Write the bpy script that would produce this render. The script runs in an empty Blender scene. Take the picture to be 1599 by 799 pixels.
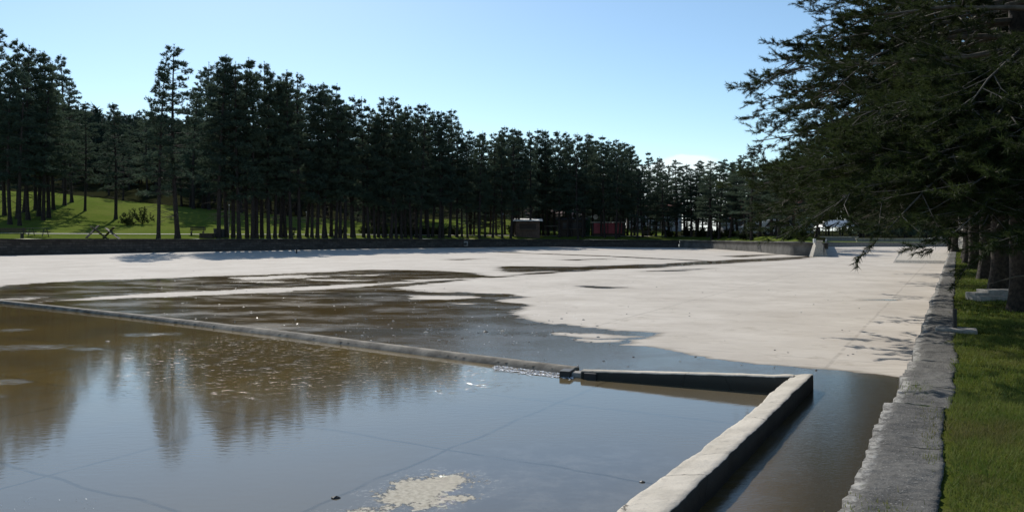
import bpy, math, random
import numpy as np
from mathutils import noise, Vector

R = math.radians
FPX, CX, HY, EYE = 1230.0, 800.0, 360.0, 2.1
C = bpy.context.scene.collection
rng = random.Random(7)
nrs = np.random.RandomState(5)

def P(px, py, h=0.0):
    """point of the plane z=h seen at photo pixel (px, py)"""
    Y = (EYE - h) * FPX / (py - HY)
    return ((px - CX) / FPX * Y, Y, h)

# ------------------------------------------------------------------ mesh helpers
def mesh_np(name, V, F, mats, parent=None, smooth=False, mi=None, attr=None):
    V = np.asarray(V, dtype=np.float32).reshape(-1, 3)
    me = bpy.data.meshes.new(name)
    if isinstance(F, np.ndarray):
        k = F.shape[1]
        n = F.shape[0]
        me.vertices.add(len(V)); me.vertices.foreach_set('co', V.ravel())
        me.loops.add(n * k); me.loops.foreach_set('vertex_index', F.astype(np.int32).ravel())
        me.polygons.add(n)
        me.polygons.foreach_set('loop_start', np.arange(0, n * k, k, dtype=np.int32))
        me.polygons.foreach_set('loop_total', np.full(n, k, dtype=np.int32))
    else:
        me.from_pydata([tuple(v) for v in V], [], F)
        n = len(F)
    if not isinstance(mats, (list, tuple)): mats = [mats]
    for m in mats: me.materials.append(m)
    if mi is not None: me.polygons.foreach_set('material_index', np.asarray(mi, dtype=np.int32))
    if smooth: me.polygons.foreach_set('use_smooth', np.ones(n, dtype=bool))
    me.update(calc_edges=True)
    if attr:
        for an, arr in attr.items():
            a = me.attributes.new(an, 'FLOAT', 'POINT')
            a.data.foreach_set('value', np.asarray(arr, dtype=np.float32))
    o = bpy.data.objects.new(name, me)
    C.objects.link(o)
    if parent: o.parent = parent
    return o

class MB:
    def __init__(s): s.v = []; s.f = []
    def box(s, x0, x1, y0, y1, z0, z1, rz=0, c=None, tilt=None):
        b = len(s.v); P8 = []
        for x, y, z in ((x0,y0,z0),(x1,y0,z0),(x1,y1,z0),(x0,y1,z0),(x0,y0,z1),(x1,y0,z1),(x1,y1,z1),(x0,y1,z1)):
            if tilt:  # rotate about the x axis through (0, ty, tz)
                a, ty, tz = tilt; dy, dz = y-ty, z-tz
                y = ty + dy*math.cos(a) - dz*math.sin(a); z = tz + dy*math.sin(a) + dz*math.cos(a)
            P8.append((x, y, z))
        s.v += P8
        s.f += [(b,b+3,b+2,b+1),(b+4,b+5,b+6,b+7),(b,b+1,b+5,b+4),(b+1,b+2,b+6,b+5),(b+2,b+3,b+7,b+6),(b+3,b,b+4,b+7)]
        return s
    def prism(s, prof, x0, x1):  # profile in (y,z) extruded along x
        b = len(s.v); n = len(prof)
        s.v += [(x0, y, z) for y, z in prof] + [(x1, y, z) for y, z in prof]
        s.f += [tuple(b+i for i in range(n))[::-1], tuple(b+n+i for i in range(n))]
        s.f += [(b+i, b+(i+1)%n, b+n+(i+1)%n, b+n+i) for i in range(n)]
        return s
    def tube(s, p0, p1, r0, r1=None, n=8, cap=True):
        r1 = r0 if r1 is None else r1
        p0, p1 = Vector(p0), Vector(p1); d = (p1-p0).normalized()
        a = d.orthogonal().normalized(); c = d.cross(a); b = len(s.v)
        for p, r in ((p0, r0), (p1, r1)):
            for i in range(n):
                t = 2*math.pi*i/n; s.v.append(tuple(p + a*math.cos(t)*r + c*math.sin(t)*r))
        s.f += [(b+i, b+(i+1)%n, b+n+(i+1)%n, b+n+i) for i in range(n)]
        if cap: s.f += [tuple(b+i for i in range(n))[::-1], tuple(b+n+i for i in range(n))]
        return s
    def build(s, name, mat, parent=None, smooth=False, bevel=0.0):
        o = mesh_np(name, s.v, s.f, mat, parent, smooth)
        if bevel:
            m = o.modifiers.new('bevel', 'BEVEL'); m.width = bevel; m.segments = 2; m.limit_method = 'ANGLE'
        return o

def empty(name, loc=(0,0,0), rz=0):
    o = bpy.data.objects.new(name, None); C.objects.link(o)
    o.location = loc; o.rotation_euler = (0,0,rz); o.empty_display_size = .3
    return o
def tag(o, label=None, cat=None, group=None, kind=None):
    if label: o['label'] = label
    if cat: o['category'] = cat
    if group: o['group'] = group
    if kind: o['kind'] = kind
    return o

# ------------------------------------------------------------------ material helpers
class NT:
    def __init__(s, name):
        s.m = bpy.data.materials.new(name); s.m.use_nodes = True
        s.t = s.m.node_tree; s.b = s.t.nodes['Principled BSDF']
    def n(s, typ, **kw):
        nd = s.t.nodes.new(typ)
        for k, v in kw.items():
            if k.startswith('i_'):
                key = k[2:].replace('_', ' ')
                nd.inputs[int(key) if key.isdigit() else key].default_value = v
            else: setattr(nd, k, v)
        return nd
    def l(s, a, b):
        s.t.links.new(a, b)
    def math(s, op, a, b=None, c=None, clamp=False):
        nd = s.n('ShaderNodeMath', operation=op, use_clamp=clamp)
        for i, x in enumerate((a, b, c)):
            if x is None: continue
            if isinstance(x, (int, float)): nd.inputs[i].default_value = x
            else: s.l(x, nd.inputs[i])
        return nd.outputs[0]
    def coord(s, obj=True, scale=None, rot=None):
        tc = s.n('ShaderNodeTexCoord')
        out = tc.outputs['Object' if obj else 'Generated']
        if scale or rot:
            mp = s.n('ShaderNodeMapping')
            if scale: mp.inputs['Scale'].default_value = scale
            if rot: mp.inputs['Rotation'].default_value = rot
            s.l(out, mp.inputs[0]); out = mp.outputs[0]
        return out
    def pos(s, scale=None, rot=None):
        out = s.n('ShaderNodeNewGeometry').outputs['Position']
        if scale or rot:
            mp = s.n('ShaderNodeMapping')
            if scale: mp.inputs['Scale'].default_value = scale
            if rot: mp.inputs['Rotation'].default_value = rot
            s.l(out, mp.inputs[0]); out = mp.outputs[0]
        return out
    def noise(s, vec, scale, detail=4, rough=.6, dist=0.0):
        nd = s.n('ShaderNodeTexNoise'); nd.inputs['Scale'].default_value = scale
        nd.inputs['Detail'].default_value = detail; nd.inputs['Roughness'].default_value = rough
        nd.inputs['Distortion'].default_value = dist
        s.l(vec, nd.inputs['Vector']); return nd.outputs['Fac']
    def smooth(s, v, a, b, lo=0.0, hi=1.0):
        nd = s.n('ShaderNodeMapRange', interpolation_type='SMOOTHSTEP')
        s.l(v, nd.inputs[0]); nd.inputs[1].default_value = a; nd.inputs[2].default_value = b
        nd.inputs[3].default_value = lo; nd.inputs[4].default_value = hi
        return nd.outputs[0]
    def mix(s, f, a, b, typ='MIX'):
        nd = s.n('ShaderNodeMix', data_type='RGBA', blend_type=typ)
        for i, x in ((0, f), (6, a), (7, b)):
            if isinstance(x, (int, float)): nd.inputs[i].default_value = x
            elif isinstance(x, tuple): nd.inputs[i].default_value = (*x, 1) if len(x) == 3 else x
            else: s.l(x, nd.inputs[i])
        return nd.outputs[2]
    def bump(s, h, strength, dist, prev=None):
        nd = s.n('ShaderNodeBump'); nd.inputs['Strength'].default_value = strength
        nd.inputs['Distance'].default_value = dist; s.l(h, nd.inputs['Height'])
        if prev: s.l(prev, nd.inputs['Normal'])
        return nd.outputs[0]
    def done(s, color=None, rough=None, normal=None, spec=None):
        if color is not None:
            if isinstance(color, tuple): s.b.inputs['Base Color'].default_value = (*color, 1)
            else: s.l(color, s.b.inputs['Base Color'])
        if rough is not None:
            if isinstance(rough, (int, float)): s.b.inputs['Roughness'].default_value = rough
            else: s.l(rough, s.b.inputs['Roughness'])
        if spec is not None:
            if isinstance(spec, (int, float)): s.b.inputs['Specular IOR Level'].default_value = spec
            else: s.l(spec, s.b.inputs['Specular IOR Level'])
        if normal is not None: s.l(normal, s.b.inputs['Normal'])
        return s.m

def simple(name, col, rough=.7, var=.35, scale=6.0, bump=.3, dist=.01, spec=.3):
    t = NT(name); p = t.coord()
    nz = t.noise(p, scale, 5, .65)
    c = t.mix(t.smooth(nz, .3, .7), tuple(x*(1-var) for x in col), tuple(min(1, x*(1+var)) for x in col))
    return t.done(c, rough, t.bump(nz, bump, dist), spec)

def needle_mat(name, c0, c1, trans=.25):
    t = NT(name)
    oi = t.n('ShaderNodeObjectInfo')
    nz = t.noise(t.pos(), .9, 3, .6)
    f = t.math('ADD', t.math('MULTIPLY', nz, .8), t.math('MULTIPLY', oi.outputs['Random'], .35))
    c = t.mix(t.smooth(f, .3, .85), c0, c1)
    t.done(c, .75, None, .12)
    tr = t.n('ShaderNodeBsdfTranslucent'); t.l(c, tr.inputs[0])
    mx = t.n('ShaderNodeMixShader'); mx.inputs[0].default_value = trans
    out = t.t.nodes['Material Output']
    t.l(t.b.outputs[0], mx.inputs[1]); t.l(tr.outputs[0], mx.inputs[2]); t.l(mx.outputs[0], out.inputs[0])
    return t.m

ROTB = math.atan(.565)   # bank direction, measured from +Y towards +X

def joints(t, vec, sa, sb, oa, ob, w):
    """dark lines of the slab joints, in coordinates turned along the bank"""
    sp = t.n('ShaderNodeSeparateXYZ'); t.l(vec, sp.inputs[0])
    outs = []
    for o, s, off in ((sp.outputs[0], sa, oa), (sp.outputs[1], sb, ob)):
        q = t.math('DIVIDE', t.math('ADD', o, -off + s/2), s)
        fr = t.math('FRACT', q)
        d = t.math('MULTIPLY', t.math('ABSOLUTE', t.math('SUBTRACT', fr, .5)), s)
        outs.append(d)
    d = t.math('MINIMUM', outs[0], outs[1])
    return d

def turned(t, wob=.05):
    """world position turned so x is across the bank direction and y along it, slightly wobbled"""
    g = t.n('ShaderNodeNewGeometry').outputs['Position']
    nz = t.n('ShaderNodeTexNoise'); nz.inputs['Scale'].default_value = 1.2; nz.inputs['Detail'].default_value = 4
    t.l(g, nz.inputs['Vector'])
    sub = t.n('ShaderNodeVectorMath', operation='SUBTRACT'); t.l(nz.outputs['Color'], sub.inputs[0]); sub.inputs[1].default_value = (.5,.5,.5)
    sc = t.n('ShaderNodeVectorMath', operation='SCALE'); t.l(sub.outputs[0], sc.inputs[0]); sc.inputs['Scale'].default_value = wob*2
    ad = t.n('ShaderNodeVectorMath', operation='ADD'); t.l(g, ad.inputs[0]); t.l(sc.outputs[0], ad.inputs[1])
    mp = t.n('ShaderNodeMapping'); mp.inputs['Rotation'].default_value = (0, 0, ROTB); t.l(ad.outputs[0], mp.inputs[0])
    return g, mp.outputs[0]

# ---- basin floor: dry pale concrete with a wet film driven by the 'wet' attribute
def floor_material():
    t = NT('basin_concrete'); g, tv = turned(t)
    at = t.n('ShaderNodeAttribute', attribute_name='wet').outputs['Fac']      # + inside wet, radians-like
    amp = t.n('ShaderNodeAttribute', attribute_name='amp').outputs['Fac']
    dep = t.n('ShaderNodeAttribute', attribute_name='deep').outputs['Fac']
    mp = t.n('ShaderNodeMapping'); mp.inputs['Rotation'].default_value = (0,0,.1); mp.inputs['Scale'].default_value = (.55, 1, 1); t.l(g, mp.inputs[0])
    nA = t.noise(mp.outputs[0], .55, 8, .62, .4)
    nB = t.noise(t.pos((.3, 1.5, 1), (0,0,.12)), 2.6, 9, .68)
    nn = t.math('ADD', t.math('MULTIPLY', t.math('SUBTRACT', nA, .5), 1.0), t.math('MULTIPLY', t.math('SUBTRACT', nB, .5), .58))
    w0 = t.math('ADD', at, t.math('MULTIPLY', nn, amp))
    wet = t.smooth(w0, -.0015, .0025)
    damp = t.smooth(w0, -.012, .0)
    # dry
    m1 = t.noise(tv, .35, 6, .65); m2 = t.noise(mp.outputs[0], 2.2, 8, .7); m3 = t.noise(g, 30, 4, .7)
    dry = t.mix(t.smooth(m1, .3, .7), (.45,.40,.342), (.615,.56,.49))
    dry = t.mix(t.smooth(m2, .35, .75), dry, (.53,.475,.405))
    dry = t.mix(t.smooth(t.noise(g, 1.1, 9, .75), .54, .68), dry, (.42,.37,.305))
    dry = t.mix(t.math('MULTIPLY', t.smooth(m3, .62, .78), .35), dry, (.30,.27,.23))
    # broken traces of cracks
    vo = t.n('ShaderNodeTexVoronoi', feature='DISTANCE_TO_EDGE'); vo.inputs['Scale'].default_value = .22
    wv = t.n('ShaderNodeVectorMath', operation='ADD'); nz2 = t.n('ShaderNodeTexNoise'); nz2.inputs['Scale'].default_value = .8; nz2.inputs['Detail'].default_value = 5
    t.l(g, nz2.inputs['Vector']); sc2 = t.n('ShaderNodeVectorMath', operation='SCALE'); sc2.inputs['Scale'].default_value = 1.2
    t.l(nz2.outputs['Color'], sc2.inputs[0]); t.l(g, wv.inputs[0]); t.l(sc2.outputs[0], wv.inputs[1]); t.l(wv.outputs[0], vo.inputs['Vector'])
    ck = t.math('MULTIPLY', t.smooth(vo.outputs[0], .012, .0), t.smooth(m2, .5, .6))
    jd = joints(t, tv, 5.2, 4.9, -1.75, 8.86, .02)
    jt = t.math('MULTIPLY', t.smooth(jd, .045, .015), t.smooth(nB, .40, .55))
    stn = t.noise(t.pos((.25, 1.6, 1), (0,0,.5)), 1.6, 8, .75)
    dry = t.mix(t.math('MULTIPLY', t.smooth(stn, .52, .72), .55), dry, (.34,.285,.215))
    dry = t.mix(t.math('MULTIPLY', t.math('MAXIMUM', ck, jt), .35), dry, (.22,.19,.16))
    # wet colours: dark grey film, brown algae
    br = t.smooth(t.noise(mp.outputs[0], .28, 6, .6, .3), .36, .52)
    wc = t.mix(br, (.10,.085,.062), (.105,.068,.024))
    wc = t.mix(t.smooth(nB, .45, .75), wc, (.12,.10,.075))
    wc = t.mix(dep, wc, (.062,.054,.040))
    col = t.mix(damp, dry, (.30,.265,.22))
    col = t.mix(wet, col, wc)
    # roughness
    pr = t.smooth(t.noise(mp.outputs[0], .8, 6, .7), .38, .62)
    wr = t.math('MULTIPLY_ADD', pr, .15, .05)
    wr = t.math('MULTIPLY', wr, t.math('SUBTRACT', 1, t.math('MULTIPLY', dep, .6)))
    rg = t.n('ShaderNodeMix', data_type='FLOAT'); t.l(wet, rg.inputs[0]); rg.inputs[2].default_value = .9; t.l(wr, rg.inputs[3])
    sp = t.n('ShaderNodeMix', data_type='FLOAT'); t.l(wet, sp.inputs[0]); sp.inputs[2].default_value = .18; sp.inputs[3].default_value = .30
    bh = t.math('ADD', t.math('MULTIPLY', m3, t.math('SUBTRACT', 1.0, t.math('MULTIPLY', wet, .75))), t.math('MULTIPLY', m2, .3))
    b1 = t.bump(bh, .35, .012)
    rip = t.noise(t.pos((1.0, 2.6, 1), (0,0,.35)), 14, 3, .55)
    b2 = t.bump(t.math('MULTIPLY', rip, wet), .28, .006, b1)
    return t.done(col, rg.outputs[0], b2, sp.outputs[0])

def pool_material():
    t = NT('pool_water'); g, tv = turned(t, .09)
    isl = t.n('ShaderNodeAttribute', attribute_name='island').outputs['Fac']
    ruf = t.n('ShaderNodeAttribute', attribute_name='ruffle').outputs['Fac']
    sha = t.n('ShaderNodeAttribute', attribute_name='shallow').outputs['Fac']
    n1 = t.noise(g, .5, 6, .6, .3); n2 = t.noise(g, 3.2, 8, .7); n3 = t.noise(g, 22, 5, .7)
    col = t.mix(t.smooth(n1, .35, .65), (.145,.098,.032), (.105,.075,.032))
    col = t.mix(t.math('MULTIPLY', t.smooth(n2, .45, .75), .6), col, (.135,.11,.065))
    sy = t.n('ShaderNodeSeparateXYZ'); t.l(g, sy.inputs[0])
    col = t.mix(t.math('MULTIPLY', t.smooth(t.math('ADD', sy.outputs[1], t.math('MULTIPLY', sy.outputs[0], -.25)), 13, 8), .8), col, (.135,.122,.098))  # near water greyed in its colour for the sky it reflects
    col = t.mix(sha, col, (.12,.113,.10))
    col = t.mix(t.math('MULTIPLY', sha, t.smooth(n2, .42, .7)), col, (.165,.155,.135))
    jd = joints(t, tv, 2.6, 2.43, -4.35, 6.43, .02)
    jt = t.math('MULTIPLY', t.smooth(jd, .035, .008), t.smooth(n2, .3, .5))
    col = t.mix(t.math('MULTIPLY', jt, .42), col, (.025,.02,.012))
    # dry island
    iw = t.math('ADD', isl, t.math('ADD', t.math('MULTIPLY', t.math('SUBTRACT', n2, .5), .9), t.math('MULTIPLY', t.math('SUBTRACT', n3, .5), .5)))
    im = t.smooth(iw, -.01, .03)
    dcol = t.mix(t.smooth(n3, .35, .65), (.36,.32,.25), (.52,.475,.385))
    fr = t.math('MULTIPLY', t.smooth(iw, -.18, -.02), t.smooth(n3, .5, .62))
    col = t.mix(t.math('MULTIPLY', fr, .7), col, (.34,.31,.26))
    col = t.mix(im, col, dcol)
    # floating scum flakes
    flv = t.noise(t.pos((1, 1.8, 1)), 6.5, 8, .8, .6)
    rf = t.math('ADD', ruf, t.math('MULTIPLY', t.math('SUBTRACT', n2, .5), 1.1))
    rs2 = t.noise(t.pos((.5, 3.2, 1)), 6, 5, .7)
    rm = t.math('MULTIPLY', t.smooth(rf, .3, 1.1), t.math('MULTIPLY', t.smooth(rs2, .44, .60), .7))
    flk = t.math('MULTIPLY', t.smooth(flv, .57, .62), t.n('ShaderNodeAttribute', attribute_name='scum').outputs['Fac'])
    col = t.mix(t.math('MULTIPLY', flk, .55), col, (.16,.14,.105))
    col = t.mix(t.math('MULTIPLY', rm, .35), col, (.16,.15,.135))
    dryf = t.math('MAXIMUM', im, flk)
    rr = t.math('MULTIPLY_ADD', rm, .26, .06)
    rg = t.n('ShaderNodeMix', data_type='FLOAT'); t.l(dryf, rg.inputs[0]); t.l(rr, rg.inputs[2]); rg.inputs[3].default_value = .8
    sp = t.n('ShaderNodeMix', data_type='FLOAT'); t.l(im, sp.inputs[0]); sp.inputs[2].default_value = .42; sp.inputs[3].default_value = .15
    r1 = t.noise(t.pos((1.0, 2.2, 1), (0,0,-.3)), 7, 3, .5)
    b1 = t.bump(r1, .10, .008)
    r2 = t.noise(t.pos((1, 1.8, 1)), 38, 3, .6)
    b2 = t.bump(t.math('MULTIPLY', r2, t.math('ADD', t.math('MULTIPLY', rm, .35), t.math('MULTIPLY', dryf, 1.2))), .9, .012, b1)
    return t.done(col, rg.outputs[0], b2, sp.outputs[0])

def grass_material(name, a, b, c, s=.6):
    t = NT(name); g = t.pos()
    n1 = t.noise(g, s, 5, .6); n2 = t.noise(g, s*18, 4, .7); n3 = t.noise(g, s*5, 5, .7)
    col = t.mix(t.smooth(n1, .35, .65), a, b)
    col = t.mix(t.math('MULTIPLY', t.smooth(n3, .5, .75), .6), col, c)
    col = t.mix(t.math('MULTIPLY', t.smooth(n2, .4, .7), .35), col, tuple(x*.45 for x in a))
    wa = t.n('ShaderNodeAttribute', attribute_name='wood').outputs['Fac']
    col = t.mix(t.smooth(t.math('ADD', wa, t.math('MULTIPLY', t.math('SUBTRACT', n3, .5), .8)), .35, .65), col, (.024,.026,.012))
    return t.done(col, 1.0, t.bump(n2, .6, .04), 0.0)

M = {}
M['floor'] = floor_material()
M['pool'] = pool_material()
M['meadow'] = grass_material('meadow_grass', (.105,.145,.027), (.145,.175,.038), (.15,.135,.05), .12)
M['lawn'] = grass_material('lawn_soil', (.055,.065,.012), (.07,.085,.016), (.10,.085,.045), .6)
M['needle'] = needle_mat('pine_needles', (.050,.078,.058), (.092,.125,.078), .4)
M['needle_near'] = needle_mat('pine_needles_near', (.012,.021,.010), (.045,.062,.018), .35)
M['needle_far'] = needle_mat('pine_needles_far', (.020,.036,.030), (.032,.050,.036), .15)
M['shrub'] = needle_mat('shrub_leaves', (.05,.07,.02), (.10,.11,.04), .35)
M['bark'] = simple('pine_bark', (.036,.028,.024), .9, .5, 9, .8, .03)
M['bark_near'] = simple('pine_bark_near', (.036,.028,.022), .85, .55, 12, .9, .03)
M['branch_bark'] = simple('branch_bark', (.105,.09,.072), .8, .4, 8, .5, .01)
M['conc'] = simple('pale_concrete', (.50,.455,.385), .9, .2, 9, .6, .012, .2)
M['concgrey'] = simple('grey_concrete', (.30,.285,.26), .9, .25, 7, .6, .012, .2)
M['concdark'] = simple('stained_concrete', (.115,.11,.10), .9, .3, 1.2, .6, .012, .2)
M['kerb'] = simple('kerb_concrete', (.17,.15,.12), .85, .5, 3, .3, .006, .2)
M['path'] = simple('path_gravel', (.50,.47,.42), .95, .15, 2, .3, .01)
M['wood'] = simple('dark_wood', (.05,.036,.026), .8, .3, 10, .4, .01)
M['woodgrey'] = simple('weathered_wood', (.13,.11,.09), .8, .3, 10, .4, .01)
M['dark'] = simple('dark_metal', (.03,.03,.03), .5, .2, 10, .1, .005)
M['white'] = simple('white_paint', (.72,.72,.70), .5, .05, 3, .05, .005)
M['foam'] = simple('foam', (.82,.83,.85), .3, .05, 30, .3, .004, .8)  # white of the foam, also of the sun glints drawn as flecks
M['red'] = simple('red_paint', (.25,.035,.045), .5, .15, 3, .1, .005)
M['rooftile'] = simple('red_tile', (.33,.12,.085), .8, .25, 6, .5, .03)
M['pinkroof'] = simple('faded_pink_tile', (.40,.25,.21), .8, .2, 6, .5, .03)
M['brownwall'] = simple('brown_boards', (.11,.07,.05), .8, .25, 4, .3, .01)
M['cream'] = simple('pale_render', (.45,.43,.39), .8, .12, 2, .2, .01)
M['green'] = simple('green_paint', (.06,.16,.10), .6, .2, 4, .1, .01)
M['orange'] = simple('orange_paint', (.5,.17,.04), .6, .2, 4, .1, .01)
M['glass'] = simple('dark_glass', (.03,.035,.04), .08, .1, 3, .0, .001, .6)
M['carblue'] = simple('navy_car_paint', (.02,.025,.04), .25, .05, 2, .0, .001, .6)
M['rubber'] = simple('tyre_rubber', (.02,.02,.02), .8, .1, 8, .1, .003)
M['rubble'] = simple('rubble', (.30,.29,.27), .95, .5, 2.5, 1.0, .1)
M['soil'] = simple('terrain_soil', (.10,.085,.05), .95, .3, .5, .5, .05)

def stone_wall_material():
    t = NT('stone_masonry'); uv = t.n('ShaderNodeUVMap')
    at = t.n('ShaderNodeAttribute', attribute_name='along').outputs['Fac']; hz = t.n('ShaderNodeAttribute', attribute_name='up').outputs['Fac']
    cb = t.n('ShaderNodeCombineXYZ'); t.l(at, cb.inputs[0]); t.l(hz, cb.inputs[1])
    nz = t.n('ShaderNodeTexNoise'); nz.inputs['Scale'].default_value = 1.4; nz.inputs['Detail'].default_value = 3; t.l(cb.outputs[0], nz.inputs['Vector'])
    sc = t.n('ShaderNodeVectorMath', operation='SCALE'); sc.inputs['Scale'].default_value = .16; t.l(nz.outputs['Color'], sc.inputs[0])
    ad = t.n('ShaderNodeVectorMath', operation='ADD'); t.l(cb.outputs[0], ad.inputs[0]); t.l(sc.outputs[0], ad.inputs[1])
    bk = t.n('ShaderNodeTexBrick'); t.l(ad.outputs[0], bk.inputs['Vector'])
    bk.inputs['Color1'].default_value = (.055,.048,.04,1); bk.inputs['Color2'].default_value = (.12,.105,.088,1); bk.inputs['Mortar'].default_value = (.05,.045,.04,1)
    bk.inputs['Scale'].default_value = 1; bk.inputs['Brick Width'].default_value = .62; bk.inputs['Row Height'].default_value = .235
    bk.inputs['Mortar Size'].default_value = .022; bk.offset = .5; bk.squash = 1
    n2 = t.noise(cb.outputs[0], 3, 6, .7)
    c = t.mix(t.smooth(n2, .3, .75), bk.outputs['Color'], (.045,.04,.035))
    return t.done(c, .9, t.bump(t.math('SUBTRACT', t.math('MULTIPLY', n2, .5), bk.outputs['Fac']), .8, .03), .2)
M['masonry'] = stone_wall_material()

def rough_concrete():
    t = NT('weathered_wall_concrete'); g = t.pos()
    n1 = t.noise(g, 1.3, 7, .65); n2 = t.noise(g, 9, 8, .75); n3 = t.noise(g, 60, 4, .7)
    c = t.mix(t.smooth(n1, .35, .65), (.095,.09,.082), (.165,.157,.142))
    c = t.mix(t.math('MULTIPLY', t.smooth(n2, .50, .72), .8), c, (.09,.085,.075))
    c = t.mix(t.math('MULTIPLY', t.smooth(n3, .56, .68), .7), c, (.42,.40,.36))
    c = t.mix(t.smooth(t.noise(g, 2.6, 6, .7), .62, .70), c, (.07,.085,.03))
    g2, tv = turned(t, .12)
    sp = t.n('ShaderNodeSeparateXYZ'); t.l(tv, sp.inputs[0])
    fr = t.math('ABSOLUTE', t.math('SUBTRACT', t.math('FRACT', t.math('DIVIDE', sp.outputs[1], 2.7)), .5))
    jn = t.math('MULTIPLY', t.smooth(fr, .008, .002), t.smooth(n1, .38, .55))
    c = t.mix(t.math('MULTIPLY', jn, .85), c, (.02,.02,.015))
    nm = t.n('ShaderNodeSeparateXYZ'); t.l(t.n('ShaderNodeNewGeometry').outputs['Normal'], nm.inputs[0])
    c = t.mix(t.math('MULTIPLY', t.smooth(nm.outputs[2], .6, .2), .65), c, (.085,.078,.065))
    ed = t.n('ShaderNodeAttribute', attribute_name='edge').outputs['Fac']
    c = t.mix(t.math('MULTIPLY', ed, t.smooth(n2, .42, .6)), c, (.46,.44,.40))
    h = t.math('SUBTRACT', t.math('ADD', t.math('MULTIPLY', n3, .5), n2), jn)
    return t.done(c, .92, t.bump(h, .9, .03), .2)
M['wallconc'] = rough_concrete()

def midwall_material():
    t = NT('spillway_concrete'); g = t.pos()
    n1 = t.noise(g, 2.0, 7, .65); n2 = t.noise(g, 14, 8, .75); n3 = t.noise(g, 70, 4, .7)
    c = t.mix(t.smooth(n1, .35, .65), (.47,.42,.345), (.60,.54,.45))
    c = t.mix(t.math('MULTIPLY', t.smooth(n2, .52, .72), .65), c, (.27,.24,.20))
    c = t.mix(t.math('MULTIPLY', t.smooth(n3, .6, .72), .5), c, (.18,.16,.13))
    sp = t.n('ShaderNodeSeparateXYZ'); t.l(g, sp.inputs[0])
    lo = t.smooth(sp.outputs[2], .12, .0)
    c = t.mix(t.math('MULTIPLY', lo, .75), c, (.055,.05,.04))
    vo = t.n('ShaderNodeTexVoronoi', feature='DISTANCE_TO_EDGE'); vo.inputs['Scale'].default_value = .75
    nz = t.n('ShaderNodeTexNoise'); nz.inputs['Scale'].default_value = 3; nz.inputs['Detail'].default_value = 5; t.l(g, nz.inputs['Vector'])
    sc = t.n('ShaderNodeVectorMath', operation='SCALE'); sc.inputs['Scale'].default_value = .35; t.l(nz.outputs['Color'], sc.inputs[0])
    ad = t.n('ShaderNodeVectorMath', operation='ADD'); t.l(g, ad.inputs[0]); t.l(sc.outputs[0], ad.inputs[1]); t.l(ad.outputs[0], vo.inputs['Vector'])
    ck = t.math('MULTIPLY', t.smooth(vo.outputs[0], .007, .001), t.smooth(n1, .42, .55))
    c = t.mix(t.math('MULTIPLY', ck, .8), c, (.05,.04,.03))
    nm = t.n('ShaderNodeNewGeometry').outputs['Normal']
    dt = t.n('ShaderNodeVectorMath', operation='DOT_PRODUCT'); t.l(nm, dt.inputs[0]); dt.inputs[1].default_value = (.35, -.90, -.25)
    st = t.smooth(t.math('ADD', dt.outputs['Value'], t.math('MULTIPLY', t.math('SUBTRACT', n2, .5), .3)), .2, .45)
    c = t.mix(t.math('MULTIPLY', st, .93), c, (.03,.028,.022))   # black painted in for shade and algae on sides turned from the sun
    h = t.math('SUBTRACT', t.math('ADD', t.math('MULTIPLY', n3, .35), n2), t.math('MULTIPLY', ck, .8))
    return t.done(c, .9, t.bump(h, .7, .015), .2)
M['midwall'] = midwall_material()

# ------------------------------------------------------------------ basin boundary, terrain
# photo column -> foot of the far wall (px, floor row), top height of the wall
BND = [(-9000, None, 1.45), (0, 399.0, 1.42), (280, 393.4, 1.3), (560, 388.3, 1.19), (850, 385.0, .97), (1060, 386.6, .93), (1110, 388.2, .95),
       (1180, 393.0, 1.05), (1240, 399.0, 1.19), (1288, 400.5, 1.1), (1291, 385.0, .62), (1484, 385.0, .5)]
bx = []
for px, py, zt in BND[1:]:
    Y = EYE*FPX/(py-HY); bx.append(((px-CX)/FPX*Y, Y, zt))
# the left wall runs on to the left and towards the camera
d0 = np.array(bx[3][:2]) - np.array(bx[0][:2]); d0 /= np.linalg.norm(d0)
pL = np.array(bx[0][:2]) - d0*62
bx.insert(0, (pL[0], max(pL[1], 20), 1.45))
bx = [(bx[0][0], bx[0][1], 1.45)] + bx[1:]
BU = np.array([x/y for x, y, z in bx]); BY = np.array([y for x, y, z in bx]); BZ = np.array([z for x, y, z in bx])
def Yb(u):
    # exact crossing of the ray u with the boundary polyline
    u = float(np.clip(u, BU[0], BU[-1])); i = int(np.clip(np.searchsorted(BU, u)-1, 0, len(BU)-2))
    x0, y0 = BU[i]*BY[i], BY[i]; x1, y1 = BU[i+1]*BY[i+1], BY[i+1]
    den = (x1-x0) - u*(y1-y0)
    t = (u*y0 - x0)/den if abs(den) > 1e-9 else 0
    return y0 + t*(y1-y0)
def Zb(u): return float(np.interp(u, BU, BZ))
CRU = [(p-CX)/FPX for p in (-900, 80, 180, 300, 560, 720, 790, 850, 1050, 1240, 1290, 1484)]
CRZ = [10.5, 8.4, 7.3, 6.2, 4.0, 4.5, 4.5, 3.2, 1.8, 1.6, .95, .62]
HFU = [(p-CX)/FPX for p in (-600, 0, 300, 600, 900, 1100)]
HFZ = [1.15, 1.0, .85, .45, .1, 0.0]
def sst(x): x = min(1, max(0, x)); return x*x*(3-2*x)
def ground(u, s):
    zb = Zb(u); z1 = zb + .42*sst((s-1.0)/5.0)*(1 if u < .39 else 0)
    zc = float(np.interp(u, CRU, CRZ)); zc = max(zc, z1)
    z = z1 + (zc-z1)*sst((s-7)/55.0)
    if s > 62: z += float(np.interp(u, HFU, HFZ)) * (min(s, 420)-62) * .155
    z += .12*noise.noise(Vector((u*30, s*.08, 0)))*sst((s-8)/20)
    return z
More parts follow.
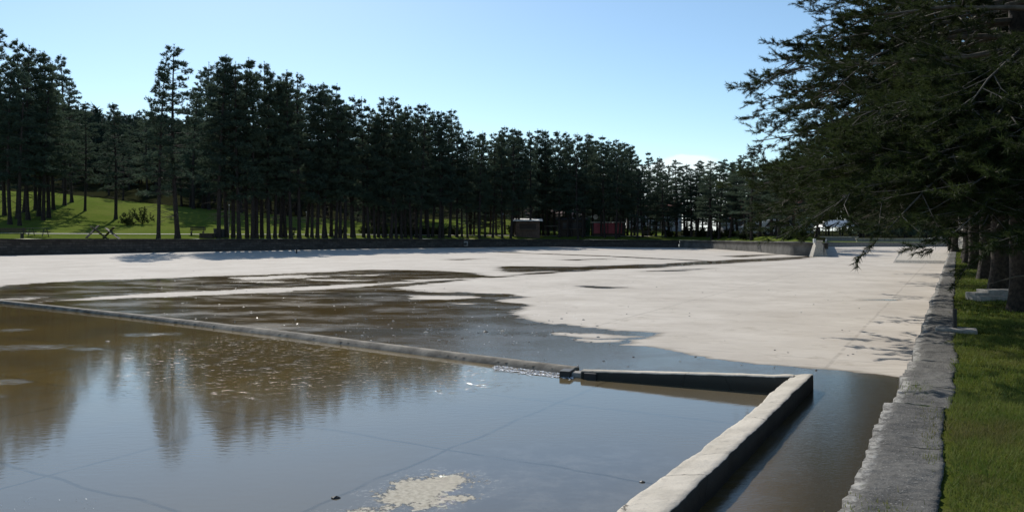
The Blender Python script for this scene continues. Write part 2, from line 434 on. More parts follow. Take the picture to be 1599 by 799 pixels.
def tpos(px, s):
    u = (px-CX)/FPX; Y = Yb(u)+s
    return (u*Y, Y, ground(u, s))

# far terrain sheet
us = sorted(set(list(np.linspace(BU[0], BU[-1], 260)) + list(BU)))
ss = [0, .6, 1.2, 2, 3, 4, 5, 6.2, 8, 10, 13, 16, 20, 25, 30, 36, 42, 48, 55, 62, 72, 85, 100, 120, 150, 190, 240, 300, 360, 420, 600, 1000, 2500, 6000]
V = []; 
for u in us:
    yb = Yb(u)
    for s in ss:
        V.append((u*(yb+s), yb+s, ground(u, s)))
nS = len(ss); F = []
for i in range(len(us)-1):
    for j in range(nS-1):
        a = i*nS+j; F.append((a, a+nS, a+nS+1, a+1))
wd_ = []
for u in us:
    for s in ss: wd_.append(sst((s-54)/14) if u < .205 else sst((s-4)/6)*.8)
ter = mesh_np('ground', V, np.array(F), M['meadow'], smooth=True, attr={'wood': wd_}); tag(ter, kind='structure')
# pale path just behind the wall
V = []; F = []
pus = [u for u in us if u < (1090-CX)/FPX]
for u in pus:
    yb = Yb(u)
    for s in (5.2, 6.1, 7.0, 7.9): V.append((u*(yb+s), yb+s, ground(u, s)+.03))
for i in range(len(pus)-1):
    for j in range(3):
        a = i*4+j; F.append((a, a+4, a+5, a+1))
tag(mesh_np('path', V, np.array(F), M['path'], smooth=True), kind='structure')

# far basin walls, one thing per run
def wall_run(name, pts, mat, label, cat='wall', th=.45, zlo=-.2, cap=None, batter=0.0):
    V = []; F = []; al = []; up = []; L = 0; prev = None
    dens = []
    for i in range(len(pts)-1):
        n = max(2, int(math.dist(pts[i][:2], pts[i+1][:2])/2.0))
        for k in range(n): dens.append(tuple(pts[i][q]+(pts[i+1][q]-pts[i][q])*k/n for q in range(3)))
    dens.append(pts[-1])
    for i, p in enumerate(dens):
        q = dens[min(i+1, len(dens)-1)]; r = dens[max(i-1, 0)]
        t = Vector((q[0]-r[0], q[1]-r[1], 0)).normalized(); nrm = Vector((t.y, -t.x, 0))  # towards the basin
        if prev is not None: L += math.dist(p[:2], prev[:2])
        prev = p
        jit = .04*noise.noise(Vector((L*.6, 3, 0)))
        prof = [(batter + .02, zlo), (.02 + batter*.5, p[2]*.5), (.0, p[2]-.14+jit), (.05, p[2]-.13+jit), (.05, p[2]+jit), (-th, p[2]+jit), (-th, p[2]-.5)]
        for o, z in prof:
            V.append((p[0]+nrm.x*o, p[1]+nrm.y*o, z)); al.append(L); up.append(z if o > -.1 else z+o)
    n = 7
    for i in range(len(dens)-1):
        for j in range(n-1):
            a = i*n+j; F.append((a, a+n, a+n+1, a+1))
    F = [tuple(reversed(f)) for f in F]
    o = mesh_np(name, V, np.array(F), mat, attr={'along': al, 'up': up})
    return tag(o, label, cat)
P3 = [tuple(b) for b in bx]
wall_run('stone_wall', P3[:6], M['masonry'], 'long dark coursed stone retaining wall along the far side of the basin below the pines')
wall_run('concrete_wall', [(P3[5][0]+.1, P3[5][1]-.02, P3[5][2]-.01)] + P3[6:10], M['concdark'], 'smooth grey concrete basin wall dappled with light, left of the stone pillar', batter=.1)
wall_run('low_wall', P3[10:], M['concgrey'], 'low pale concrete wall closing the far right end of the basin', th=.35)
# return wall between the two (runs away from the camera)
wall_run('side_wall', [P3[9], (P3[10][0], P3[10][1], 1.0)], M['concgrey'], 'grey wall running back behind the pillar at the end of the basin', th=.4)

# ------------------------------------------------------------------ polygons for the wet areas
def poly_world(pts, h=0.0): return np.array([P(x, y, h)[:2] for x, y in pts])
def sdist(Q, poly):
    """signed distance (+ inside) of points Q (N,2) to polygon"""
    n = len(poly); best = np.full(len(Q), 1e9); inside = np.zeros(len(Q), bool)
    for i in range(n):
        a = poly[i]; b = poly[(i+1) % n]; ab = b-a; L2 = (ab**2).sum()+1e-12
        t = np.clip(((Q-a)@ab)/L2, 0, 1); d = np.hypot(*(Q-(a+t[:, None]*ab)).T)
        best = np.minimum(best, d)
        c = ((a[1] > Q[:, 1]) != (b[1] > Q[:, 1]))
        with np.errstate(divide='ignore', invalid='ignore'):
            xi = (b[0]-a[0])*(Q[:, 1]-a[1])/(b[1]-a[1]+1e-12)+a[0]
        inside ^= c & (Q[:, 0] < xi)
    return np.where(inside, best, -best)

POOLZ = -.05
BD = np.array([math.sin(ROTB), math.cos(ROTB)])        # along the bank, away from the camera
BN = np.array([math.cos(ROTB), -math.sin(ROTB)])       # to the right of the bank
def bank(s, w=0.0, z=0.0):
    """s metres along the right bank edge line, w to the right of it"""
    p = np.array([-.60, 0.0]) + BD*s + BN*w
    return (p[0], p[1], z)

# crest line of the weir (pool side), from far left to the mid wall end
weir_px = [(-420, 428), (0, 470), (180, 489), (320, 505), (460, 522), (600, 540), (760, 560), (900, 577)]
weir = [np.array(P(x, y, .0)[:2]) for x, y in weir_px]
tw_a = np.array(P(900, 577, .05)[:2]); 
# mid wall: top right edge line through these two photo points at z=.195
ZT = .195
mA = np.array(P(1268, 584, ZT)[:2]); mdir = (mA - np.array(P(1043, 799, ZT)[:2])); mdir /= np.linalg.norm(mdir)
mB = mA - mdir*14.0
tw_b = mA + 0.0
# pool outline (under the walls)
pool_poly = np.array([w for w in weir] + [tw_a + (tw_b-tw_a)*k for k in (.3, .6, 1.0)] + [mA + mdir*-.1, mB, np.array([mB[0]-60, mB[1]-2]), np.array([-60., 10.])])
wn = []
# rows/columns of the floor
rows = np.concatenate([np.linspace(-1.5, 7, 30)[:-1], 7*np.exp(np.linspace(0, math.log(104.5/7), 330))])
Q = []; idx = {}
cols = np.linspace(0, 1, 330)
Vf = np.zeros((len(rows), len(cols), 3))
for i, y in enumerate(rows):
    xl = -max(10, abs(y))*1.15 - 4; xr = -.60 + .565*y + .25
    Vf[i, :, 0] = xl + (xr-xl)*(cols**.8 if y > 0 else cols); Vf[i, :, 1] = y
VQ = Vf.reshape(-1, 3)[:, :2]
nC = len(cols)
def B(px, py): return (px, py)
wetA = [(-700, 445), (0, 447), (80, 440), (200, 436), (300, 432), (400, 429), (500, 425), (580, 421), (660, 422), (730, 425), (770, 431), (700, 440), (625, 447),
        (625, 452), (700, 456), (780, 459), (815, 463), (770, 468), (830, 478), (800, 487), (815, 497), (870, 508), (940, 514), (1030, 520), (985, 538), (1050, 549), (1110, 561),
        (1200, 570), (1300, 577), (1415, 589), (1500, 700), (1500, 2500), (-700, 2500)]
islands = [[(60, 471), (170, 461), (300, 456), (440, 449), (560, 444), (760, 433), (620, 443), (450, 455), (300, 461), (180, 467)],
           [(365, 433), (480, 429), (470, 433), (400, 436)], [(330, 440), (470, 438), (420, 441)], [(480, 436), (590, 438), (540, 440), (490, 438)], [(540, 430), (600, 428), (590, 431)],
           [(430, 431), (520, 431), (470, 434)], [(640, 437), (740, 434), (660, 440)],
           [(640, 461), (760, 463), (700, 468), (650, 466)], [(700, 472), (760, 474), (720, 477)],
           [(862, 517), (960, 524), (1010, 526), (940, 527), (870, 521)], [(900, 530), (960, 532), (930, 533)],
           [(0, 466), (90, 463), (60, 468), (0, 469)]]
streaks = [[(785, 415), (900, 416), (1030, 412), (1150, 405), (1290, 399), (1240, 405), (1100, 413), (1000, 419), (880, 423), (785, 425)],
           [(760, 432.5), (860, 424), (980, 416), (1100, 410.5), (1100, 411.5), (980, 418), (860, 426.5), (762, 434)],
           [(780, 393.2), (950, 399.5), (1110, 407), (1110, 408.2), (950, 400.5), (780, 394)],
           [(700, 455), (800, 459), (812, 463), (720, 462)], [(900, 446), (985, 449), (930, 449.5)], [(1120, 400), (1230, 396), (1160, 401.5)], [(860, 405), (960, 404), (900, 406.5)], [(1000, 424), (1120, 418), (1060, 423)], [(690, 405), (760, 403.5), (720, 406)], [(830, 512), (880, 505), (960, 520), (900, 523)], [(1340, 466.5), (1400, 468), (1405, 469), (1340, 467.5)]]
w = sdist(VQ, poly_world(wetA))
for isl in islands: w = np.minimum(w, -sdist(VQ, poly_world(isl)))
for st in streaks: w = np.maximum(w, sdist(VQ, poly_world(st)))
dist = np.maximum(6, np.hypot(VQ[:, 0], VQ[:, 1]))
wetv = np.clip(w/dist, -.2, .2)
amp = np.interp(dist, [5, 12, 30, 60, 110], [.02, .075, .085, .04, .02])
chan = poly_world([(1268, 583), (1330, 586), (1408, 592), (1440, 640), (1480, 3000), (900, 3000)])
deep = np.clip(sdist(VQ, chan)/.5 + .6, 0, 1)
amp = amp*(1-.7*deep)
inpool = sdist(np.array([(VQ[a]+VQ[a+nC+1])/2 for a in range(len(VQ)-nC-1)]), pool_poly)
F = []
for i in range(len(rows)-1):
    for j in range(nC-1):
        a = i*nC+j
        if inpool[a] > .06: continue
        F.append((a, a+1, a+nC+1, a+nC))
fl = mesh_np('basin_floor', Vf.reshape(-1, 3), np.array(F), M['floor'], smooth=True, attr={'wet': wetv, 'amp': amp, 'deep': deep})
tag(fl, kind='structure')

# pool water surface
prow = np.linspace(-2, 34, 260); pcol = np.linspace(-44, 8, 300)
XX, YY = np.meshgrid(pcol, prow); PQ = np.stack([XX.ravel(), YY.ravel()], 1)
isl1 = poly_world([(585, 768), (640, 745), (690, 738), (720, 742), (745, 752), (700, 764), (735, 778), (690, 785), (640, 796), (600, 782)], POOLZ)
isl2 = poly_world([(490, 812), (560, 795), (600, 797), (540, 812)], POOLZ)
iv = np.maximum(sdist(PQ, isl1), sdist(PQ, isl2))
iv = np.clip(iv*1.1, -1, 1)
shp = poly_world([(560, 830), (600, 745), (700, 700), (860, 690), (1000, 690), (1080, 720), (980, 850)], POOLZ)
sh = np.clip(sdist(PQ, shp)/1.0+.4, 0, 1)
def blob(px, py, rx, ry):
    c = P(px, py, POOLZ); sx = rx/FPX*c[1]; sy = abs(P(px, py-ry, POOLZ)[1]-P(px, py+ry, POOLZ)[1])/2
    return np.exp(-(((PQ[:, 0]-c[0])/sx)**2 + ((PQ[:, 1]-c[1])/sy)**2))
ruf = np.zeros(len(PQ))
for b in ((40, 542, 95, 7), (238, 522, 50, 4), (130, 545, 40, 2.5), (15, 596, 45, 6), (60, 806, 90, 6), (-40, 620, 60, 6), (20, 515, 40, 4)): ruf = np.maximum(ruf, blob(*b)*1.0)
scum = np.zeros(len(PQ))
for b in ((420, 550, 130, 22), (520, 575, 160, 22), (640, 590, 90, 14), (330, 590, 80, 10)): scum = np.maximum(scum, blob(*b))
pin = sdist(np.array([(PQ[a]+PQ[min(a+301, len(PQ)-1)])/2 for a in range(len(PQ))]), pool_poly)
F = [(i*300+j, i*300+j+1, (i+1)*300+j+1, (i+1)*300+j) for i in range(259) for j in range(299) if pin[i*300+j] > -.25]
pw = mesh_np('pool_water', np.stack([PQ[:, 0], PQ[:, 1], np.full(len(PQ), POOLZ)], 1), np.array(F), M['pool'],
             smooth=True, attr={'island': iv, 'ruffle': ruf, 'scum': np.clip(scum*1.3, 0, 1), 'shallow': sh})
tag(pw, kind='structure')
# ground under and around everything, below the basin
mesh_np('bedrock', [(-400, -60, -.45), (60, -60, -.45), (60, 102, -.45), (-400, 102, -.45)], [(0, 1, 2, 3)], M['soil'])['kind'] = 'structure'

# ------------------------------------------------------------------ sweep helper: a profile moved along a line, roughened
def sweep(name, path, prof_fn, mat, parent=None, rough=.0, rs=2.0, edge=None, ends=True):
    """path: list of (x,y); prof_fn(i, s) -> list of (offset right of travel, z)"""
    V = []; F = []; ed = []; s = 0; np_ = None
    for i, p in enumerate(path):
        q = path[min(i+1, len(path)-1)]; r = path[max(i-1, 0)]
        t = Vector((q[0]-r[0], q[1]-r[1], 0)).normalized(); nn = Vector((t.y, -t.x, 0))
        if i: s += math.dist(p, path[i-1])
        pf = prof_fn(i, s); np_ = len(pf)
        for k, (o, z) in enumerate(pf):
            v = Vector((p[0]+nn.x*o, p[1]+nn.y*o, z))
            if rough:
                d = noise.turbulence_vector(v*rs, 3, False)*rough
                v += Vector((d.x, d.y, d.z*.5)) - Vector((rough*.3,)*3)*0
            V.append(tuple(v)); ed.append(edge(k) if edge else 0)
    for i in range(len(path)-1):
        for j in range(np_-1):
            a = i*np_+j; F.append((a, a+1, a+np_+1, a+np_))
    if ends:
        F.append(tuple(range(np_))[::-1]); F.append(tuple(len(V)-np_+k for k in range(np_)))
    return mesh_np(name, V, [tuple(f) for f in F], mat, parent, smooth=True, attr={'edge': ed})

# right bank wall with its broken cap
def resample(a, b, n):
    a, b = np.array(a), np.array(b); return [tuple(a+(b-a)*k/n) for k in range(n+1)]
NEAR_END = 9.1
def bank_profile(width, face):
    def fn(i, s0):
        out = []
        v = bank_profile.off + s0
        jag = .06*noise.noise(Vector((v*1.37+.31, 7.3, 1.6))) + .012*noise.noise(Vector((v*4.3, 2.4, 4.7))) + .016*noise.noise(Vector((v*17.7, 2.2, 4.1))) + .010*noise.noise(Vector((v*43, 2.7, 4.4)))
        top = .45 + .02*noise.noise(Vector((v*.8, 0, 9)))
        for k in range(5):
            z = -.1 + (top-.02+.1)*k/4
            out.append((face*(1-k/4) * -1 + jag*(k/4) + .03*noise.noise(Vector((v*6, z*9, 2))), z))
        for k in range(1, 15):
            f = k/14; o = jag + .02 + (width-.02)*f
            z = top + .016*noise.noise(Vector((v*2.5, o*5, 3))) + .014*noise.noise(Vector((v*14, o*14, 5))) - .035*(1-min(1, f*4))**2
            out.append((o, z))
        out.append((width+.02, .25))
        return out
    return fn
bank_profile.off = 0
ed = lambda k: .75 if 4 <= k <= 5 else 0.0
p0 = bank(-3, -.07); p1 = bank(8.72, -.07)
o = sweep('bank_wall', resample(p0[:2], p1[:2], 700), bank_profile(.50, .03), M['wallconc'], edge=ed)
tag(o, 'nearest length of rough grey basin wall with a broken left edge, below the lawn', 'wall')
segs = [(8.70, 11.6, .50, .07), (11.62, 14.2, .50, .06), (14.22, 19, .48, .05), (19.03, 30, .46, .05), (30.03, 118, .45, .05)]
names = ['short slumped length of grey basin wall in tree shadow, second from the camera', 'third length of grey basin wall, just before the slab with the post',
         'length of basin wall in front of the slab with the short post', 'shaded length of basin wall beside the nearest pine trunks', 'long straight run of basin wall receding under the row of pines']
for (a, b, wd, fc), nm in zip(segs, names):
    bank_profile.off = a*1.7
    n = int(min(500, (b-a)*40)) if b < 31 else 400
    pa, pb = bank(a, rng.uniform(-.02, .02)), bank(b, rng.uniform(-.02, .02))
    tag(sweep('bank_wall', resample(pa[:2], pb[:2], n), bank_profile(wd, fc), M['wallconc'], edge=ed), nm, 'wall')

# mid wall (spillway divider): flat top, right face upright, left side slumping into the pool
L = 14.0; n = 420
def mid_prof(i, s):
    d = 14.0 - s        # distance back from the far end (path runs towards the far end)
    wob = .02*noise.noise(Vector((s*2.2, 1, 1))) + .01*noise.noise(Vector((s*9, 4, 1)))
    wt = float(np.interp(d, [0, 1.0, 2.2, 3.6, 5.5, 7, 14], [.22, .24, .20, .23, .30, .31, .34])) + wob
    ws = float(np.interp(d, [0, .3, 1.2, 2.6, 4, 6, 14], [.02, .03, .10, .13, .14, .17, .2])) + wob
    pf = [(-wt-ws-.04, -.15), (-wt-ws, -.04)]
    for k in range(1, 5): pf.append((-wt-ws*(1-k/5), -.04 + (ZT-.02+.04)*math.sin(k/5*math.pi/2)))
    for k in range(6): pf.append((-wt*(1-k/5)*.98, ZT - .03*(1-k/5)**2 + .008*noise.noise(Vector((s*6, k, 3)))))
    pf += [(.012, ZT-.015+.01*noise.noise(Vector((s*12, 0, 2)))), (.015+wob*.6, ZT*.5), (.02, -.1)]
    return pf
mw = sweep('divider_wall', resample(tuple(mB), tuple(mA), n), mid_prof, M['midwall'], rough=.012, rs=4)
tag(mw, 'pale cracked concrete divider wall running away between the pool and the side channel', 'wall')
# cross wall from the corner to the outlet gap, tall at the corner, low at the gap
cw0 = mA - mdir*.12 - BN*.20; cw1 = tw_a + (tw_b-tw_a)*.03
def cross_prof(i, s):
    f = i/160.0
    zt = ZT-.012 - (ZT-.07)*f + .006*noise.noise(Vector((s*5, 0, 0)))
    return [(.05, -.15), (.05+.01*noise.noise(Vector((s*6, 1, 0))), zt-.02), (.04, zt), (-.08, zt), (-.11, zt-.02), (-.13, -.1)][::-1]
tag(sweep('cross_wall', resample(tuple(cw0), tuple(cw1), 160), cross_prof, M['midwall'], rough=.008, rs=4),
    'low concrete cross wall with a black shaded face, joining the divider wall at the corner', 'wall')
# outlet: two dark upright slabs and a gap with the wet sill
ot = empty('outlet', (float(tw_a[0]), float(tw_a[1]), 0), math.atan2((tw_b-tw_a)[1], (tw_b-tw_a)[0]))
MB().box(-.22, -.06, -.14, .10, -.12, .045).build('slab', M['dark'], ot, bevel=.008)
MB().box(.16, .34, -.16, .10, -.12, .04).build('slab', M['dark'], ot, bevel=.008)
MB().box(-.06, .16, -.05, .12, -.12, .015).build('sill', M['concgrey'], ot, bevel=.008)
tag(ot, 'small dark outlet notch in the weir where water runs into the pool', 'outlet')
# weir kerb: a low kerb flush with the upper slab, sloping face into the pool
wpath = []
for i in range(len(weir)-1): wpath += resample(tuple(weir[i]), tuple(weir[i+1]), 70)[:-1]
wpath.append(tuple(weir[-1]))
def weir_prof(i, s):
    x = wpath[i][0]
    k = float(np.interp(x, [-30, -12, -8, -6, 2], [.15, .3, .5, 1, 1]))
    zt = .026 + .012*k + .003*noise.noise(Vector((s*1.3, 0, 0)))
    fw = .06 + .09*k + .008*noise.noise(Vector((s*2, 0, 5)))
    return [(-.10, -.1), (-.085, zt-.012), (-.07, zt), (.02, zt), (.05, zt-.012), (fw, POOLZ+.01), (fw+.05, POOLZ-.06)][::1]
def weir_prof_r(i, s): return weir_prof(i, s)
tag(sweep('weir_kerb', wpath, weir_prof_r, M['kerb']), 'long low pale kerb crossing the basin between wet slab and pool', 'kerb')

# debris on the wet slab: stones and clods, individually too small to be more than loose litter
V = []; F = []
def rock(c, r, V, F, seed):
    b = len(V); ico = [(0,0,1)] + [(math.cos(a)*.9, math.sin(a)*.9, .4) for a in np.linspace(0, 5.2, 6)] + [(math.cos(a+.5), math.sin(a+.5), -.3) for a in np.linspace(0, 5.2, 6)]
    for v in ico:
        q = 1+.45*noise.noise(Vector(v)*1.7+Vector((seed, 0, 0)))
        V.append((c[0]+v[0]*r*q*1.3, c[1]+v[1]*r*q, c[2]+v[2]*r*q*.6))
    for k in range(6): F.append((b, b+1+k, b+1+(k+1) % 6)); F.append((b+1+k, b+7+k, b+7+(k+1)%6, b+1+(k+1)%6))
    F.append(tuple(b+7+k for k in range(6))[::-1])
for k in range(110):
    px = rng.uniform(150, 1350); py = rng.uniform(395, 580)
    q = P(px, py, 0)
    if float(sdist(np.array([q[:2]]), pool_poly)[0]) > -.3: continue
    rock((q[0], q[1], .004), rng.uniform(.005, .016)*(1+q[1]/60), V, F, k)
for k in range(60):
    px = rng.uniform(500, 940); py = rng.uniform(495, 535)
    q = P(px, py, 0)
    if float(sdist(np.array([q[:2]]), pool_poly)[0]) > -.3: continue
    rock((q[0], q[1], .004), rng.uniform(.008, .03), V, F, k+900)
tag(mesh_np('litter', V, F, M['rubble']), kind='stuff')
V = []; F = []
fp = [P(772, 567, 0), P(830, 574, 0), P(893, 581, 0)]
for k in range(900):
    f = rng.random()**1.0*2; i_ = min(1, int(f)); g_ = f-i_
    x = fp[i_][0]+(fp[i_+1][0]-fp[i_][0])*g_; y = fp[i_][1]+(fp[i_+1][1]-fp[i_][1])*g_
    off = -.10-abs(rng.gauss(0, .09)); r_ = rng.uniform(.006, .022)
    x += -.1*0+rng.gauss(0, .01); y += off
    b = len(V); V += [(x+math.cos(a)*r_*rng.uniform(.6, 1.6), y+math.sin(a)*r_*rng.uniform(.5, 1), max(POOLZ+.004, .03+off*.45)+rng.uniform(0, .006)) for a in (0, 1.2, 2.5, 3.7, 5)]
    F.append(tuple(range(b, b+5)))
tag(mesh_np('water_foam', V, F, M['foam']), kind='stuff')
V = []; F = []
for k in range(275):  # sun glints on wet slab and pool, drawn as small white flecks
    q = P(rng.uniform(250, 900), rng.uniform(438, 560), 0) if k < 240 else P(rng.uniform(-20, 150), rng.uniform(775, 800), POOLZ)
    ip = float(sdist(np.array([q[:2]]), pool_poly)[0])
    if k < 240 and ip > -.3: continue
    r_ = rng.uniform(.006, .014)*q[1]/12*(1 if k < 240 else .45); b = len(V)
    V += [(q[0]+math.cos(a)*r_*rng.uniform(.8, 2.2), q[1]+math.sin(a)*r_*rng.uniform(.5, 1), q[2]+.006+rng.uniform(0, .004)) for a in (0, 1.2, 2.5, 3.7, 5)]
    F.append(tuple(range(b, b+5)))
tag(mesh_np('glint_flecks', V, F, M['foam']), kind='stuff')  # sun glints, sharing the white material of the foam
# the few larger stones one can point at
for (px, py, r, z, lab) in ((1003, 752, .022, POOLZ, 'small dark pebble in the pool shallows near the divider wall'), (665, 519, .05, 0, 'pale lump of foam or stone on the wet slab beyond the weir'),
                         (525, 777, .03, POOLZ, 'little dark clod by the slab joint at the lower middle of the pool'), (758, 518, .04, 0, 'dark stone on the wet slab left of its pale neighbour'),
                         (785, 517, .045, 0, 'whitish stone on the wet slab near the brown algae'), (898, 530, .03, 0, 'dark stone beside the pale dry tongue of slab'), (168, 533, .035, POOLZ, 'single dark stone sticking out of the brown pool water')):
    V = []; F = []; rock((0, 0, 0), r, V, F, px)
    o = mesh_np('stone', V, F, M['conc'] if 'pale' in lab[:6] or 'whit' in lab[:6] else M['dark']); o.location = P(px, py, z); tag(o, lab, 'stone')

# ------------------------------------------------------------------ right bank ground and lawn
BZ0 = .43
rw = [.35, .8, 1.5, 2.5, 4, 6, 9, 14, 22, 35, 60, 120, 400]
rs_ = list(np.arange(-4, 30, .5)) + list(np.arange(30, 120, 3)) + [125, 180, 400, 1500, 5000]
V = []
def bank_ground(s, w): 
    return BZ0 + .025*noise.noise(Vector((s*.8, w*.8, 3))) + .02*sst((w-.5)/2) + .5*sst((w-30)/60)
for s in rs_:
    for w_ in rw: x, y, _ = bank(s, w_); V.append((x, y, bank_ground(s, w_)))
nW = len(rw); F = [(i*nW+j, i*nW+j+1, (i+1)*nW+j+1, (i+1)*nW+j) for i in range(len(rs_)-1) for j in range(nW-1)]
tag(mesh_np('bank_ground', V, np.array(F), M['lawn'], smooth=True), kind='structure')

def blades(n, smax, smin, wlo, whi, h, wd, seed, maxpx=1720, edge_noise=True, sun=None):
    r = np.random.RandomState(seed)
    s = smin + (smax-smin)*r.rand(n)**1.0; w_ = wlo + (whi-wlo)*r.rand(n)
    ox = -.60 + BD[0]*s + BN[0]*w_; oy = BD[1]*s + BN[1]*w_
    px = CX + FPX*ox/np.maximum(oy, .1)
    ok = (px < maxpx) & (oy > 2.5)
    if edge_noise:
        e = np.array([.10*noise.noise(Vector((a*1.3, 3, 0)))+.05*noise.noise(Vector((a*7, 3, 0))) for a in s]); ok &= w_ > .47+e
        pt = np.array([noise.noise(Vector((a*1.1, b*1.1, 8))) for a, b in zip(s, w_)]); ok &= pt + r.rand(n)*.7 > .0
    ox, oy, s, w_ = ox[ok], oy[ok], s[ok], w_[ok]; n = len(ox)
    z0 = np.array([bank_ground(a, b) for a, b in zip(s, w_)]) - .005
    hh = h*(.4+.9*r.rand(n)); az = r.rand(n)*2*np.pi; ln = hh*(.2+.7*r.rand(n)); wa = r.rand(n)*2*np.pi
    b1 = np.stack([ox-np.cos(wa)*wd/2, oy-np.sin(wa)*wd/2, z0], 1); b2 = np.stack([ox+np.cos(wa)*wd/2, oy+np.sin(wa)*wd/2, z0], 1)
    tp = np.stack([ox+np.cos(az)*ln, oy+np.sin(az)*ln, z0+hh], 1)
    return np.stack([b1, b2, tp], 1).reshape(-1, 3)
def blade_mat():
    t = NT('grass_blades'); g = t.pos()
    n1 = t.noise(g, 1.0, 4, .6); n2 = t.noise(g, 40, 2, .5)
    c = t.mix(t.smooth(n1, .35, .65), (.095,.145,.022), (.165,.195,.04))
    n3 = t.noise(g, .45, 5, .65)
    c = t.mix(t.math('MULTIPLY', t.smooth(n3, .50, .62), .75), c, (.15,.125,.05))
    c = t.mix(t.math('MULTIPLY', t.smooth(n2, .48, .7), .7), c, (.20,.18,.07))
    t.done(c, .7, None, .2)
    tr = t.n('ShaderNodeBsdfTranslucent'); t.l(c, tr.inputs[0]); mx = t.n('ShaderNodeMixShader'); mx.inputs[0].default_value = .35
    t.l(t.b.outputs[0], mx.inputs[1]); t.l(tr.outputs[0], mx.inputs[2]); t.l(mx.outputs[0], t.t.nodes['Material Output'].inputs[0])
    return t.m
M['blade'] = blade_mat()
gv = np.concatenate([blades(150000, 9.5, 3.5, .38, 4.5, .05, .006, 1), blades(120000, 18, 9.5, .38, 8, .055, .009, 2),
                     blades(90000, 40, 18, .4, 10, .06, .02, 3), blades(40000, 110, 40, .4, 12, .08, .05, 4)])
tag(mesh_np('grass', gv, np.arange(len(gv)).reshape(-1, 3), M['blade']), kind='stuff')
# meadow tussocks on the far bank top
# weeds on the near wall cap
r = np.random.RandomState(9); wv = []
for (s, w_, n, hh) in ((5.2, .30, 260, .04), (5.35, .12, 120, .03), (9.4, .27, 220, .035), (9.7, .22, 120, .03), (6.8, .46, 150, .04), (7.5, .44, 120, .04), (8.3, .40, 100, .05)):
    for k in range(n):
        a = r.randn()*.20; b = r.randn()*.07; x, y, _ = bank(s+a, w_-.07+b)
        z = .44; h_ = hh*(.4+r.rand()); t = r.rand()*6.28; q = r.rand()*6.28; d = h_*.5*r.rand()
        wv += [(x-math.cos(q)*.003, y-math.sin(q)*.003, z), (x+math.cos(q)*.003, y+math.sin(q)*.003, z), (x+math.cos(t)*d, y+math.sin(t)*d, z+h_)]
tag(mesh_np('weeds', wv, np.arange(len(wv)).reshape(-1, 3), M['blade']), kind='stuff')

# ------------------------------------------------------------------ pines
def tufts_mesh(T, cnt, ln, wd, seed, spread=(20, 75), brush=.12):
    """T: (N,7) pos, dir, scale -> needle triangles"""
    T = np.asarray(T); r = np.random.RandomState(seed); N = len(T)
    pos = T[:, :3]; d = T[:, 3:6]; d = d/np.linalg.norm(d, axis=1)[:, None]; sc = T[:, 6]
    ref = np.where(np.abs(d[:, 2:3]) < .9, np.array([[0, 0, 1.]]), np.array([[1., 0, 0]]))
    a = np.cross(d, ref); a /= np.linalg.norm(a, axis=1)[:, None]; b = np.cross(d, a)
    ph = r.rand(N, cnt)*2*np.pi; th = np.radians(spread[0]+(spread[1]-spread[0])*r.rand(N, cnt))
    nd = (d[:, None]*np.cos(th)[..., None] + (a[:, None]*np.cos(ph)[..., None]+b[:, None]*np.sin(ph)[..., None])*np.sin(th)[..., None])
    base = pos[:, None] - d[:, None]*(brush*r.rand(N, cnt)*sc[:, None])[..., None]
    L = (ln*(.7+.6*r.rand(N, cnt))*sc[:, None])[..., None]
    tip = base + nd*L
    sd = np.cross(nd, r.randn(N, cnt, 3)); sd /= np.linalg.norm(sd, axis=2)[..., None]+1e-9
    hw = (wd*sc/2)[:, None, None]
    V = np.stack([base-sd*hw, base+sd*hw, tip], 2).reshape(-1, 3)
    return V, np.arange(len(V)).reshape(-1, 3)
def tubes_mesh(S, n=5):
    S = np.asarray(S); p0 = S[:, :3]; p1 = S[:, 3:6]; r0 = S[:, 6]; r1 = S[:, 7]; N = len(S)
    d = p1-p0; d /= np.linalg.norm(d, axis=1)[:, None]+1e-9
    ref = np.where(np.abs(d[:, 2:3]) < .9, np.array([[0, 0, 1.]]), np.array([[1., 0, 0]]))
    a = np.cross(d, ref); a /= np.linalg.norm(a, axis=1)[:, None]; b = np.cross(d, a)
    t = np.arange(n)*2*np.pi/n; ring = a[:, None]*np.cos(t)[None, :, None]+b[:, None]*np.sin(t)[None, :, None]
    V = np.concatenate([p0[:, None]+ring*r0[:, None, None], p1[:, None]+ring*r1[:, None, None]], 1).reshape(-1, 3)
    i = np.arange(n); q = np.stack([i, (i+1) % n, (i+1) % n+n, i+n], 1)
    F = (np.arange(N)[:, None, None]*2*n + q[None]).reshape(-1, 4)
    return V, F
def vdir(az, el): return np.array([math.cos(az)*math.cos(el), math.sin(az)*math.cos(el), math.sin(el)])
